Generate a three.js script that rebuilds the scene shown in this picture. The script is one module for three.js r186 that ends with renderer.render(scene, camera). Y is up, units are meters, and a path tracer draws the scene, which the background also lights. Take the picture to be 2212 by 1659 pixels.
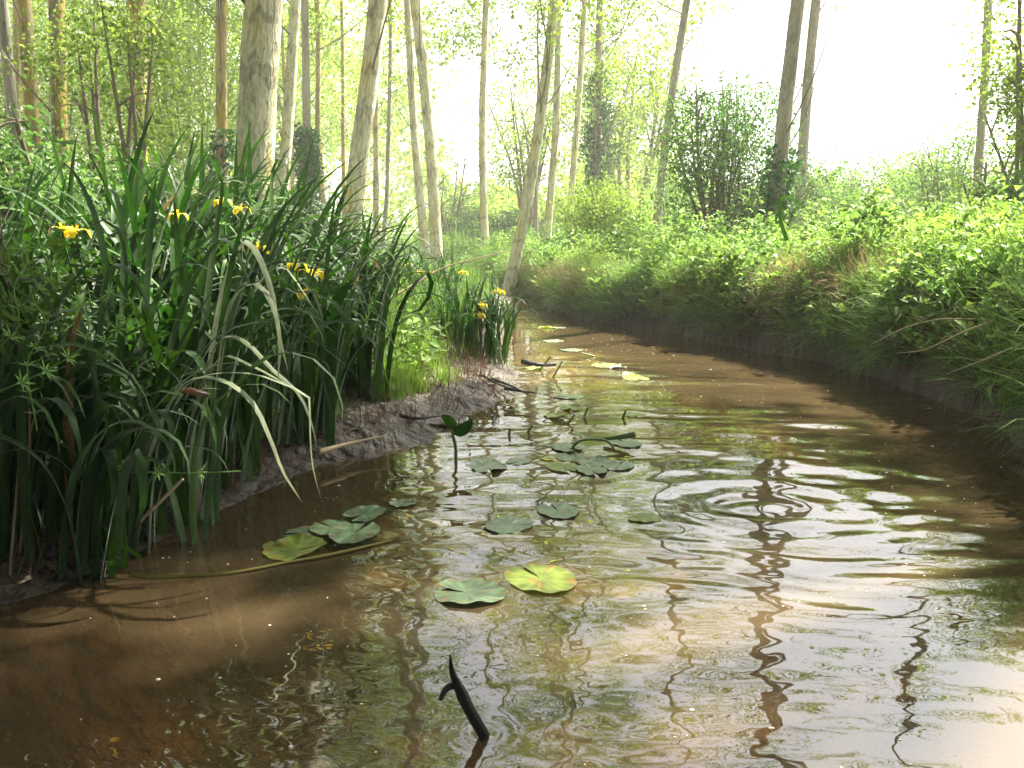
import * as THREE from 'three';
import { ImprovedNoise } from 'three/addons/math/ImprovedNoise.js';
import { mergeGeometries } from 'three/addons/utils/BufferGeometryUtils.js';

// ---------------------------------------------------------------- camera, sky, sun, exposure
const scene = new THREE.Scene();
const EYE = 1.1, PITCH = THREE.MathUtils.degToRad(10.5);
const camera = new THREE.PerspectiveCamera(50, 4 / 3, 0.05, 600);
camera.position.set(0, EYE, 0);
camera.rotation.x = -PITCH;
const renderer = new THREE.WebGLRenderer({ antialias: true });
renderer.toneMapping = THREE.LinearToneMapping;
renderer.toneMappingExposure = 7.9;
renderer.shadowMap.enabled = true;
renderer.shadowMap.type = THREE.PCFSoftShadowMap;

const SUN_AZ = THREE.MathUtils.degToRad(50), SUN_EL = THREE.MathUtils.degToRad(50);   // to the right of straight ahead, above the horizon
const SUN = new THREE.Vector3(Math.sin(SUN_AZ) * Math.cos(SUN_EL), Math.sin(SUN_EL), -Math.cos(SUN_AZ) * Math.cos(SUN_EL));
const sun = new THREE.DirectionalLight(new THREE.Color().setRGB(1, 0.93, 0.78), 5);
sun.name = 'sun';
sun.position.copy(SUN).multiplyScalar(60);
sun.castShadow = true;
sun.shadow.radius = 2;
sun.shadow.mapSize.set(4096, 4096);
Object.assign(sun.shadow.camera, { left: -25, right: 25, top: 25, bottom: -25, near: 1, far: 160 });
scene.add(sun, sun.target);

{ // pale hazy summer sky, with the wide bright aureole of thin haze around the sun
  const W = 512, H = 256, data = new Float32Array(W * H * 4);
  for (let j = 0; j < H; j++) for (let i = 0; i < W; i++) {
    const el = ((j + 0.5) / H - 0.5) * Math.PI, az = ((i + 0.5) / W - 0.5) * 2 * Math.PI;
    const x = Math.cos(az) * Math.cos(el), y = Math.sin(el), z = Math.sin(az) * Math.cos(el);
    const c = Math.max(-1, Math.min(1, x * SUN.x + y * SUN.y + z * SUN.z)), ang = Math.acos(c);
    const up = Math.max(0, y), glow = 0.8 * Math.exp(-Math.pow(ang / 0.6, 1.4));
    const b = 0.17 + 0.1 * Math.exp(-up * 4);
    const k = (j * W + i) * 4;
    data[k] = b * (0.86 + 0.1 * Math.exp(-up * 3)) + glow;
    data[k + 1] = b * 0.95 + glow * 0.98;
    data[k + 2] = b * 1.1 + glow * 0.95;
    data[k + 3] = 1;
  }
  const t = new THREE.DataTexture(data, W, H, THREE.RGBAFormat, THREE.FloatType);
  t.mapping = THREE.EquirectangularReflectionMapping; t.magFilter = THREE.LinearFilter; t.minFilter = THREE.LinearFilter; t.needsUpdate = true;
  scene.background = t; scene.environment = t;
}
scene.fog = new THREE.FogExp2(0xf4f6ea, 0.0035);

// ---------------------------------------------------------------- helpers
const V = (x, y, z) => new THREE.Vector3(x, y, z);
const { clamp, smoothstep, lerp } = THREE.MathUtils;
const FOC = 1779, CX = 1106, CY = 829.5;                       // a pixel of the 2212 x 1659 view of the photograph
function ray(px, py) {
  const a = (px - CX) / FOC, b = -(py - CY) / FOC;
  return V(a, b * Math.cos(PITCH) - Math.sin(PITCH), -b * Math.sin(PITCH) - Math.cos(PITCH));
}
const at = (px, py, d) => { const r = ray(px, py); return V(0, EYE, 0).addScaledVector(r, d / -r.z); };   // at depth d ahead
const flat = (px, py, y = 0) => { const r = ray(px, py); return V(0, EYE, 0).addScaledVector(r, (y - EYE) / r.y); };   // on a level plane
function rng(seed) { let s = seed | 0; return () => { s = (s + 0x6d2b79f5) | 0; let t = Math.imul(s ^ (s >>> 15), 1 | s); t = (t + Math.imul(t ^ (t >>> 7), 61 | t)) ^ t; return ((t ^ (t >>> 14)) >>> 0) / 4294967296; }; }
const perlin = new ImprovedNoise();
const N = (x, y, z = 0) => perlin.noise(x + 17.3, y + 5.1, z + 9.7);
const fbm = (x, y, z = 0, o = 4) => { let s = 0, a = 1, f = 1; for (let i = 0; i < o; i++) { s += a * N(x * f, y * f, z * f + i * 7); a *= 0.5; f *= 2.03; } return s; };

const used = {};
function numbered(name) { const n = used[name] = (used[name] ?? -1) + 1; return n ? name + '_' + String(n).padStart(3, '0') : name; }
function tag(o, label, category, group, kind) {
  if (label) o.userData.label = label;
  if (category) o.userData.category = category;
  if (group) o.userData.group = group;
  if (kind) o.userData.kind = kind;
  return o;
}
function thing(name, label, category, pos = V(0, 0, 0), group) {
  const o = new THREE.Group(); o.name = numbered(name); o.position.copy(pos); scene.add(o);
  return tag(o, label, category, group);
}
function part(name, geo, mat, parent, label) {
  const m = new THREE.Mesh(geo, mat); m.name = name; m.castShadow = m.receiveShadow = true;
  if (label) m.userData.label = label;
  parent.add(m); return m;
}
function single(name, geo, mat, label, category, group, kind) {
  const m = new THREE.Mesh(geo, mat); m.name = numbered(name); m.castShadow = m.receiveShadow = true; scene.add(m);
  return tag(m, label, category, group, kind);
}
function recentre(geo, p) { geo.translate(-p.x, -p.y, -p.z); return geo; }
function geom(pos, idx, uv, col) {
  const g = new THREE.BufferGeometry();
  g.setAttribute('position', new THREE.Float32BufferAttribute(pos, 3));
  if (uv) g.setAttribute('uv', new THREE.Float32BufferAttribute(uv, 2));
  if (col) g.setAttribute('color', new THREE.Float32BufferAttribute(col, 3));
  g.setIndex(idx); g.computeVertexNormals(); return g;
}
// tapered, slightly lumpy tube through points; radius(t), uv: u once around, v in metres
function tube(pts, radius, radial = 8, segs = 16, lump = 0, seed = 0) {
  const curve = new THREE.CatmullRomCurve3(pts, false, 'centripetal'), fr = curve.computeFrenetFrames(segs, false), len = curve.getLength();
  const pos = [], uv = [], idx = [];
  for (let i = 0; i <= segs; i++) {
    const t = i / segs, p = curve.getPointAt(t), r0 = radius(t);
    for (let j = 0; j <= radial; j++) {
      const a = (j / radial) * Math.PI * 2, ca = Math.cos(a), sa = Math.sin(a);
      const r = r0 * (1 + lump * fbm(ca * 1.5 + seed, t * len * 2, sa * 1.5, 2));
      pos.push(p.x + (fr.normals[i].x * ca + fr.binormals[i].x * sa) * r, p.y + (fr.normals[i].y * ca + fr.binormals[i].y * sa) * r, p.z + (fr.normals[i].z * ca + fr.binormals[i].z * sa) * r);
      uv.push(j / radial, t * len);
    }
  }
  for (let i = 0; i < segs; i++) for (let j = 0; j < radial; j++) { const a = i * (radial + 1) + j, b = a + radial + 1; idx.push(a, b, a + 1, b, b + 1, a + 1); }
  const top = pos.length / 3, e = curve.getPointAt(1), s = curve.getPointAt(0);
  pos.push(e.x, e.y, e.z, s.x, s.y, s.z); uv.push(0.5, len, 0.5, 0);
  for (let j = 0; j < radial; j++) { const b = segs * (radial + 1) + j; idx.push(b, top, b + 1, j, j + 1, top + 1); }
  const g = geom(pos, idx, uv);
  const n = g.attributes.normal;                                  // smooth seam
  for (let i = 0; i <= segs; i++) { const a = i * (radial + 1), b = a + radial; const x = n.getX(a) + n.getX(b), y = n.getY(a) + n.getY(b), z = n.getZ(a) + n.getZ(b), l = Math.hypot(x, y, z) || 1; n.setXYZ(a, x / l, y / l, z / l); n.setXYZ(b, x / l, y / l, z / l); }
  return g;
}

// ---------------------------------------------------------------- textures and materials
function texture(w, h, fn, srgb = false) {
  const d = new Uint8Array(w * h * 4);
  for (let j = 0; j < h; j++) for (let i = 0; i < w; i++) {
    const c = fn(i / w, j / h), k = (j * w + i) * 4;
    for (let q = 0; q < 3; q++) { let v = clamp(c[q], 0, 1); if (srgb) v = v <= 0.0031308 ? v * 12.92 : 1.055 * Math.pow(v, 1 / 2.4) - 0.055; d[k + q] = Math.round(v * 255); }
    d[k + 3] = 255;
  }
  const t = new THREE.DataTexture(d, w, h, THREE.RGBAFormat);
  t.wrapS = t.wrapT = THREE.RepeatWrapping; t.magFilter = THREE.LinearFilter; t.minFilter = THREE.LinearMipmapLinearFilter; t.generateMipmaps = true;
  if (srgb) t.colorSpace = THREE.SRGBColorSpace;
  t.needsUpdate = true; return t;
}
const mix3 = (a, b, t) => [lerp(a[0], b[0], t), lerp(a[1], b[1], t), lerp(a[2], b[2], t)];
function barkMaps(pale, crack, lichen, amount, ringy, seed) {
  const feat = (u, v) => {
    const a = u * Math.PI * 2, x = Math.cos(a), z = Math.sin(a), y = v * 4;
    const blotch = fbm(x * 1.1 + seed, y * 1.6, z * 1.1, 4);
    const fine = fbm(x * 9 + seed, y * 13, z * 9, 4);
    const fiss = 1 - smoothstep(Math.abs(fbm(x * 3.6 + seed * 2, y * 3.2, z * 3.6, 3)), 0.0, 0.09);
    const wob = y + 0.12 * N(x * 1.2, y * 0.8 + seed, z * 1.2);
    const ring = smoothstep(N(seed, wob * 5.3, 3) + 0.5 * N(x * 2, wob * 13, z * 2), 0.2, 0.42) * ringy;
    const li = smoothstep(fbm(x * 1.6 + 30 + seed, y * 1.2, z * 1.6, 5) + amount, 0.15, 0.5);
    return { blotch, fine, fiss, ring, li };
  };
  const map = texture(512, 1536, (u, v) => {
    const f = feat(u, v);
    let c = mix3(pale, [pale[0] * 0.72, pale[1] * 0.74, pale[2] * 0.68], smoothstep(f.blotch, -0.2, 0.6));
    c = mix3(c, lichen, f.li * 0.85);
    c = c.map((q) => q * (1 + 0.35 * f.fine));
    return mix3(c, crack, clamp(f.fiss * 0.75 * smoothstep(f.blotch, -0.5, 0.3) + f.ring * 0.6, 0, 0.85));
  }, true);
  const bump = texture(512, 1536, (u, v) => { const f = feat(u, v), h = 0.6 + 0.35 * f.fine - 0.45 * f.fiss - 0.3 * f.ring; return [h, h, h]; });
  for (const t of [map, bump]) { t.wrapT = THREE.MirroredRepeatWrapping; t.repeat.set(1, 0.25); }
  return new THREE.MeshStandardMaterial({ map, bumpMap: bump, bumpScale: 0.012, roughness: 0.9 });
}
const M = {};
M.barkPale = barkMaps([0.52, 0.49, 0.34], [0.1, 0.085, 0.055], [0.38, 0.32, 0.1], 0.0, 0.8, 1); M.barkPale.name = 'pale_bark';
M.barkYellow = barkMaps([0.3, 0.26, 0.14], [0.08, 0.06, 0.028], [0.42, 0.29, 0.04], 0.24, 0.7, 4); M.barkYellow.name = 'lichen_bark';
M.barkGrey = barkMaps([0.3, 0.27, 0.22], [0.07, 0.06, 0.05], [0.26, 0.25, 0.12], -0.1, 0.5, 9); M.barkGrey.name = 'grey_bark';
M.twig = new THREE.MeshStandardMaterial({ color: new THREE.Color().setRGB(0.16, 0.13, 0.09), roughness: 0.9, name: 'twig_bark' });
M.dryStalk = new THREE.MeshStandardMaterial({ color: new THREE.Color().setRGB(0.42, 0.33, 0.2), roughness: 0.9, name: 'dry_stalk' });
const leafMat = (name, r, g, b, t = 0.5, extra = {}) => new THREE.MeshPhysicalMaterial({ name, color: new THREE.Color().setRGB(r, g, b), roughness: 1, transmission: t, thickness: 0, side: THREE.DoubleSide, specularIntensity: 0.5, ior: 1.4, ...extra });
M.poplar = leafMat('poplar_leaf', 0.2, 0.3, 0.035, 0.5);
M.shrub = leafMat('shrub_leaf', 0.12, 0.22, 0.04, 0.5);
M.dark = leafMat('dark_leaf', 0.06, 0.115, 0.035, 0.4);
M.ivy = leafMat('ivy_leaf', 0.04, 0.11, 0.022, 0.35, { clearcoat: 0.12, clearcoatRoughness: 0.4 });
M.nettle = leafMat('nettle_leaf', 0.16, 0.28, 0.045, 0.45, { clearcoat: 0.25, clearcoatRoughness: 0.5 });
M.grass = leafMat('grass_blade', 0.15, 0.27, 0.045, 0.45);
M.dryGrass = leafMat('dry_grass_blade', 0.3, 0.21, 0.11, 0.3);
{
  const veins = texture(64, 256, (u, v) => {
    const s = 0.82 + 0.16 * Math.sin(u * 70) * (0.5 + 0.5 * N(u * 9, v * 2)) + 0.35 * fbm(u * 3, v * 14, 2, 3), m = Math.abs(u - 0.5) < 0.05 ? 1.12 : 1;
    return [s * m * 0.95, s * m, s * m * 0.9].map((q) => q * 0.8);
  }, true);
  veins.wrapT = THREE.MirroredRepeatWrapping;
  const iris = (name, r, g, b) => leafMat(name, r, g, b, 0.38, { map: veins, clearcoat: 0.2, clearcoatRoughness: 0.35, ior: 1.4 });
  M.iris = [iris('iris_leaf_deep', 0.022, 0.082, 0.006), iris('iris_leaf_mid', 0.048, 0.135, 0.008), iris('iris_leaf_blue', 0.042, 0.105, 0.022)];
  M.irisPale = leafMat('iris_leaf_pale', 0.48, 0.54, 0.34, 0.3, { map: veins, clearcoat: 0.5, clearcoatRoughness: 0.4 });
  M.irisDry = leafMat('iris_leaf_dry', 0.3, 0.19, 0.07, 0.3, { map: veins });
}
M.petal = leafMat('yellow_petal', 0.85, 0.66, 0.03, 0.45);
M.fluff = new THREE.MeshStandardMaterial({ color: new THREE.Color().setRGB(0.8, 0.78, 0.72), roughness: 1, name: 'seed_fluff' });
M.rot = new THREE.MeshStandardMaterial({ bumpMap: M.barkGrey.bumpMap, bumpScale: 0.006, color: new THREE.Color().setRGB(0.016, 0.013, 0.011), roughness: 0.5, name: 'wet_dark_wood' });

// ---------------------------------------------------------------- banks and stream course
const edge = (list) => { const p = list.map(([x, y]) => flat(x, y)).sort((a, b) => a.z - b.z); return p; };
const LEFT = [...edge([[-60, 1330], [150, 1262], [285, 1212], [430, 1125], [600, 1052], [690, 1004], [830, 985], [930, 955], [1000, 905], [1085, 870], [1125, 850], [1122, 815], [1085, 775], [1075, 735], [1085, 700], [1098, 668], [1112, 645]]), V(-2.3, 0, -1.4), V(-2.6, 0, 2), V(-2.6, 0, 9)];
const RIGHT = [...edge([[2330, 1120], [2130, 985], [2010, 882], [1900, 822], [1780, 783], [1640, 760], [1500, 733], [1400, 712], [1250, 690], [1190, 667], [1172, 645]]), V(2.7, 0, -1.2), V(2.9, 0, 2), V(2.9, 0, 9)];
for (const [list, dx] of [[LEFT, -0.35], [RIGHT, 0.35]]) list.unshift(V(-16 + dx, 0, -34), V(-5.2 + dx, 0, -24), V(-1.1 + dx, 0, -18.5));
function edgeX(list, z) {
  if (z <= list[0].z) return list[0].x;
  for (let i = 1; i < list.length; i++) if (z <= list[i].z) { const a = list[i - 1], b = list[i], t = (z - a.z) / (b.z - a.z); return lerp(a.x, b.x, t * t * (3 - 2 * t) * 0.4 + t * 0.6); }
  return list[list.length - 1].x;
}
const wob = (z, s) => 0.05 * N(z * 2.1, s) + 0.03 * N(z * 6.3, s + 4);
const leftX = (z) => edgeX(LEFT, z) + wob(z, 1), rightX = (z) => edgeX(RIGHT, z) + 0.28 * smoothstep(z, -6.5, -4.2) + 1.5 * wob(z, 8) + 0.035 * N(z * 4.1, 3);
const bankTop = (z) => lerp(0.78, 0.42, smoothstep(-z, 6, 12));
function height(x, z) {
  const dl = leftX(z) - x, dr = x - rightX(z);
  const far = smoothstep(Math.hypot(x, z), 22, 60);
  if (dl > 0) return lerp(0.075 * smoothstep(dl, 0, 0.35) + 0.05 * smoothstep(dl, 0.3, 0.8) + 0.26 * smoothstep(dl, 0.7, 2.2) + 0.05 * fbm(x * 0.5, z * 0.5) * smoothstep(dl, 0, 2) + (0.016 * N(x * 3.1, z * 3.1) + 0.028 * fbm(x * 9, z * 9, 1, 4)) * smoothstep(dl, 0, 0.15), 0.5, far);
  if (dr > 0) { const T = bankTop(z); return lerp(T * (0.3 * smoothstep(dr, 0, 0.05) + 0.48 * smoothstep(dr, 0.04, 0.24) + 0.22 * smoothstep(dr, 0.2, 1.2)) + (0.07 * N(x * 2, z * 2) + 0.04 * fbm(x * 7, z * 7, 1, 2)) * smoothstep(dr, 0, 0.5), 0.55, far); }
  const w = -Math.max(dl, dr);
  return -0.02 - 0.3 * smoothstep(w, 0, 0.9) + 0.03 * fbm(x * 2, z * 2, 3, 3) * smoothstep(w, 0, 0.4);
}
{ // the ground: one sheet, stream bed included, out to the horizon
  const axis = (list) => { const out = []; for (let i = 0; i < list.length - 1; i++) { const [a, n] = list[i], b = list[i + 1][0]; for (let k = 0; k < n; k++) out.push(lerp(a, b, k / n)); } out.push(list[list.length - 1][0]); return out; };
  const xs = axis([[-260, 8], [-60, 16], [-14, 36], [-3.2, 180], [1.2, 60], [3.6, 40], [8, 14], [20, 12], [60, 8], [260, 0]]);
  const zs = axis([[-260, 10], [-60, 20], [-22, 50], [-12, 100], [-6.6, 190], [-2.2, 60], [0, 24], [9, 12], [60, 6], [160, 0]]);
  const pos = [], uv = [], col = [], idx = [], nx = xs.length;
  for (const z of zs) for (const x of xs) {
    const dl = leftX(z) - x, dr = x - rightX(z), y = height(x, z);
    pos.push(x, y, z); uv.push(x, z);
    const n = fbm(x * 1.3, z * 1.3, 2, 4), n2 = fbm(x * 14, z * 14, 5, 3);
    let c;
    if (dl > 0) { const dry = smoothstep(dl + 0.12 * n - 0.25 * smoothstep(-z, 5.2, 4.4), 0.1, 0.38) * smoothstep(-z, 4.5, 5.1); c = mix3([0.06, 0.045, 0.033], [0.155, 0.128, 0.1], dry); c = mix3(c, [0.1, 0.085, 0.045], smoothstep(dl + 0.3 * n, 0.9, 1.7)); }
    else if (dr > 0) c = mix3([0.045, 0.034, 0.024], [0.07, 0.055, 0.03], smoothstep(dr, 0, 0.6));
    else c = [0.085, 0.06, 0.033];
    c = c.map((q) => q * (1 + 0.25 * n + 0.35 * n2));
    col.push(...c);
  }
  for (let j = 0; j < zs.length - 1; j++) for (let i = 0; i < nx - 1; i++) { const a = j * nx + i, b = a + nx; idx.push(a, b, a + 1, b, b + 1, a + 1); }
  const g = geom(pos, idx, uv, col);
  const bump = texture(512, 512, (u, v) => { // tileable by blending
    const n = (a, b) => 0.5 + 0.4 * fbm(a * 9, b * 9, 1, 5), wu = smoothstep(u, 0.75, 1), wv = smoothstep(v, 0.75, 1);
    const h = lerp(lerp(n(u, v), n(u - 1, v), wu), lerp(n(u, v - 1), n(u - 1, v - 1), wu), wv); return [h, h, h];
  });
  bump.repeat.set(1.7, 1.7);
  const m = new THREE.MeshStandardMaterial({ vertexColors: true, roughness: 0.62, bumpMap: bump, bumpScale: 0.05, name: 'mud_and_soil' });
  tag(single('ground', g, m), null, null, null, 'structure');
}

// ---------------------------------------------------------------- water
const RINGS = [flat(1045, 1585), flat(985, 1003), flat(650, 1084), flat(690, 1076)];
function wave(x, z) {
  const d = Math.hypot(x - 0.4, z - 0.6);
  const open = smoothstep(x + 0.35 * (z + 2.2) * -0.3, -1.15, 0.35);            // calmer along the shaded left edge
  const patch = 0.25 + 0.75 * smoothstep(fbm(x * 0.7 + 3, z * 1.2, 4, 2), -0.3, 0.3);
  const w1 = 0.55 * N(x * 0.8, z * 0.5, 1), w2 = 0.5 * N(x * 1.3 + 9, z * 1.1, 2);
  let h = 0.0042 * Math.sin((d + w1) * 2 * Math.PI / 0.46) + 0.0024 * Math.sin((d * 1.02 + w2 + 0.1 * x) * 2 * Math.PI / 0.24 + 1) + 0.0011 * Math.sin((d - 0.12 * x + 0.6 * w1 + 0.4 * w2) * 2 * Math.PI / 0.125 + 2);
  h = 0.7 * h + 0.008 * N(x * 1.5, z * 4.4, 6) + 0.0044 * N(x * 2.9 + w1, z * 10.5 + w2, 7) + 0.0019 * N(x * 6, z * 20, 8) + 0.0006 * N(x * 13, z * 44, 2) * smoothstep(-z, 2, 3) ;
  h *= patch * (0.16 + 0.84 * open) * (1 - 0.72 * smoothstep(-z, 4.6, 8.5));
  { const rx = x - 0.98, rz = z + 3.2, rr = Math.hypot(rx * 0.85, rz) + 0.06 * N(x * 2, z * 2, 4); h = h * (1 - 0.55 * Math.exp(-rr * rr / 0.5)) + 0.0042 * Math.sin(rr * 2 * Math.PI / 0.17) * Math.exp(-rr / 0.4); }
  h += 0.0004 * N(x * 18, z * 30, 3) * (1 - smoothstep(-z, 5, 9));
  RINGS.forEach((c, i) => { const r = Math.hypot(x - c.x, z - c.z); if (r < 0.3) h += (i ? 0.0006 : 0.0009) * Math.sin(r * 2 * Math.PI / 0.042) * Math.exp(-r / 0.05); });
  return h;
}
{
  const rows = [], cols = 380;
  for (let z = 9; z > -1; z -= 0.25) rows.push(z);
  for (let z = 1; z < 34; z *= 1.0065) rows.push(-z);
  const pos = [], nor = [], uv = [], idx = [];
  for (const z of rows) {
    const e = Math.max(0.004, 0.0045 * Math.abs(z)), a = leftX(z) - 0.25, b = rightX(z) + 0.25;
    for (let i = 0; i <= cols; i++) {
      const x = lerp(a, b, i / cols), h = wave(x, z), sx = (wave(x + e, z) - wave(x - e, z)) / (2 * e), sz = (wave(x, z + e) - wave(x, z - e)) / (2 * e), l = Math.hypot(sx, 1, sz);
      pos.push(x, h, z); nor.push(-sx / l, 1 / l, -sz / l); uv.push(x, z);
    }
  }
  for (let j = 0; j < rows.length - 1; j++) for (let i = 0; i < cols; i++) { const p = j * (cols + 1) + i, q = p + cols + 1; idx.push(p, p + 1, q, q, p + 1, q + 1); }
  const g = geom(pos, idx, uv);
  g.setAttribute('normal', new THREE.Float32BufferAttribute(nor, 3));
  const m = new THREE.MeshPhysicalMaterial({ name: 'muddy_water', color: new THREE.Color().setRGB(0.34, 0.24, 0.125), roughness: 0.012, transmission: 0.86, thickness: 0, ior: 1.75, side: THREE.DoubleSide });
  tag(single('water', g, m), 'brown muddy stream with ripples and reflections of trees', 'stream', null, 'structure');
}

// ---------------------------------------------------------------- small leaf geometry
function pushLeaf(P, I, C, o, dir, up, len, wid, tint = 1, fold = 0.25) {      // pointed leaf folded on its midrib, six triangles
  const side = V().crossVectors(dir, up).normalize(), nrm = V().crossVectors(side, dir), k = P.length / 3;
  const q = (t, s, d) => { const p = o.clone().addScaledVector(dir, len * t).addScaledVector(side, wid * s).addScaledVector(nrm, d * wid); P.push(p.x, p.y, p.z); C.push(tint, tint, tint); };
  q(0, 0, 0); q(0.42, 0.5, fold); q(0.45, 0, 0); q(0.42, -0.5, fold); q(1, 0, -0.25);
  I.push(k, k + 1, k + 2, k, k + 2, k + 3, k + 1, k + 4, k + 2, k + 2, k + 4, k + 3);
}
const unit = (r) => { const z = r() * 2 - 1, a = r() * 6.2832, s = Math.sqrt(1 - z * z); return V(s * Math.cos(a), z, s * Math.sin(a)); };
function leafCluster(seed, n, radius, len, wid, flatness = 0.6, hang = -0.25) {
  const r = rng(seed), P = [], I = [], C = [];
  for (let i = 0; i < n; i++) {
    const p = unit(r).multiplyScalar(radius * Math.cbrt(r())); p.y *= flatness;
    const d = unit(r); d.y = d.y * 0.5 + hang; d.normalize();
    const u = unit(r); u.y = Math.abs(u.y) + 0.5; const s = 0.65 + 0.6 * r();
    pushLeaf(P, I, C, p, d, u, len * s, wid * s, 0.75 + 0.5 * r());
  }
  return geom(P, I, null, C);
}
function tuft(seed, n, spread, len, wid, lean = 0.5, droop = 1.2, segs = 4) {
  const r = rng(seed), P = [], I = [], C = [];
  for (let i = 0; i < n; i++) {
    const az = r() * 6.2832, ox = (r() - 0.5) * spread, oz = (r() - 0.5) * spread, L = len * (0.55 + 0.6 * r()), w = wid * (0.7 + 0.6 * r()), l0 = lean * r(), dr = droop * (0.3 + r()), t0 = 0.75 + 0.5 * r();
    let x = ox, y = 0, z = oz, k = P.length / 3; const sa = Math.sin(az), ca = Math.cos(az);
    for (let s = 0; s <= segs; s++) {
      const t = s / segs, th = l0 + dr * t * t, ww = w * (1 - t * t) * 0.5 + 0.0004;
      P.push(x - sa * ww, y, z + ca * ww, x + sa * ww, y, z - ca * ww); C.push(t0, t0, t0, t0, t0, t0);
      if (s) { const b = k + (s - 1) * 2; I.push(b, b + 1, b + 2, b + 1, b + 3, b + 2); }
      const st = L / segs; x += Math.sin(th) * ca * st; z += Math.sin(th) * sa * st; y += Math.cos(th) * st;
    }
  }
  return geom(P, I, null, C);
}
for (const m of [M.poplar, M.shrub, M.dark, M.ivy, M.nettle, M.grass, M.dryGrass]) m.vertexColors = true;
const CL = {
  poplar: [1, 2, 3].map((s) => leafCluster(s, 16, 0.42, 0.1, 0.085)),
  small: [4, 5, 6].map((s) => leafCluster(s, 26, 0.3, 0.05, 0.03)),
  far: [7, 8].map((s) => leafCluster(s, 22, 0.7, 0.17, 0.13)),
  ivy: [9, 10].map((s) => leafCluster(s, 18, 0.14, 0.075, 0.07, 1, -0.6)),
  nettle: [11, 12, 13].map((s) => leafCluster(s, 20, 0.17, 0.085, 0.05, 0.9, -0.15)),
  fine: [14, 15, 16].map((s) => leafCluster(s, 40, 0.16, 0.045, 0.014, 1, 0.1)),
  grass: [21, 22, 23].map((s) => tuft(s, 14, 0.12, 0.42, 0.008, 0.5, 1.3)),
  hang: [24, 25, 26].map((s) => tuft(s, 14, 0.14, 0.42, 0.005, 1.2, 1.9)),
  meadow: [27, 28].map((s) => tuft(s, 18, 0.35, 0.55, 0.012, 0.45, 0.9, 3)),
};
const _o = new THREE.Object3D(), _c = new THREE.Color();
_o.rotation.order = 'ZXY';                                        // turned about the upright first, then tilted
function instances(name, geo, mat, list, parent) {                // list of [position, scale, tint(3), rotation?]
  const m = new THREE.InstancedMesh(geo, mat, list.length); m.name = name; m.castShadow = m.receiveShadow = true;
  list.forEach(([p, s, c, rot], i) => {
    _o.position.copy(p); _o.scale.setScalar(s); _o.rotation.set(...(rot ?? [0, 0, 0])); _o.updateMatrix(); m.setMatrixAt(i, _o.matrix);
    m.setColorAt(i, _c.setRGB(...c));
  });
  (parent ?? scene).add(m); return m;
}
const tintOf = (r, amt = 0.3) => { const b = 1 + amt * (r() - 0.5) * 2, y = amt * 0.5 * (r() - 0.5); return [b * (1 + y), b, b * (1 - y)]; };

// ---------------------------------------------------------------- trees
// trees that stand outside the picture: their crowns close the sky overhead, shade the near water and are mirrored in it
const GAPS = [[190, 1350, 0.3], [330, 1345, 0.34], [470, 1325, 0.34], [600, 1295, 0.32], [1700, 1560, 0.75], [2050, 1500, 0.8], [1750, 1380, 0.5], [2100, 1350, 0.6], [2350, 1400, 0.8]].map(([x, y, q]) => [flat(x, y), q]).concat([[V(-1.4, 0, -2.2), 0.34], [V(-1.15, 0, -2.3), 0.28], [flat(730, 1145), 0.26], [flat(1080, 1270), 0.28], [V(-2.2, 0, -3.1), 0.8], [V(-2.6, 0, -4.1), 0.9], [V(-3.2, 0, -2.9), 0.8], [V(-1.7, 0, -3.9), 0.6]]);   // where the sun comes through between their branches
function inGap(w, r) { const k = w.y / SUN.y, gx = w.x - SUN.x * k, gz = w.z - SUN.z * k; return GAPS.some(([g, q]) => Math.hypot(g.x - gx, g.z - gz) < q * (0.9 + 0.5 * r())); }
let treeSeed = 100;
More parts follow.
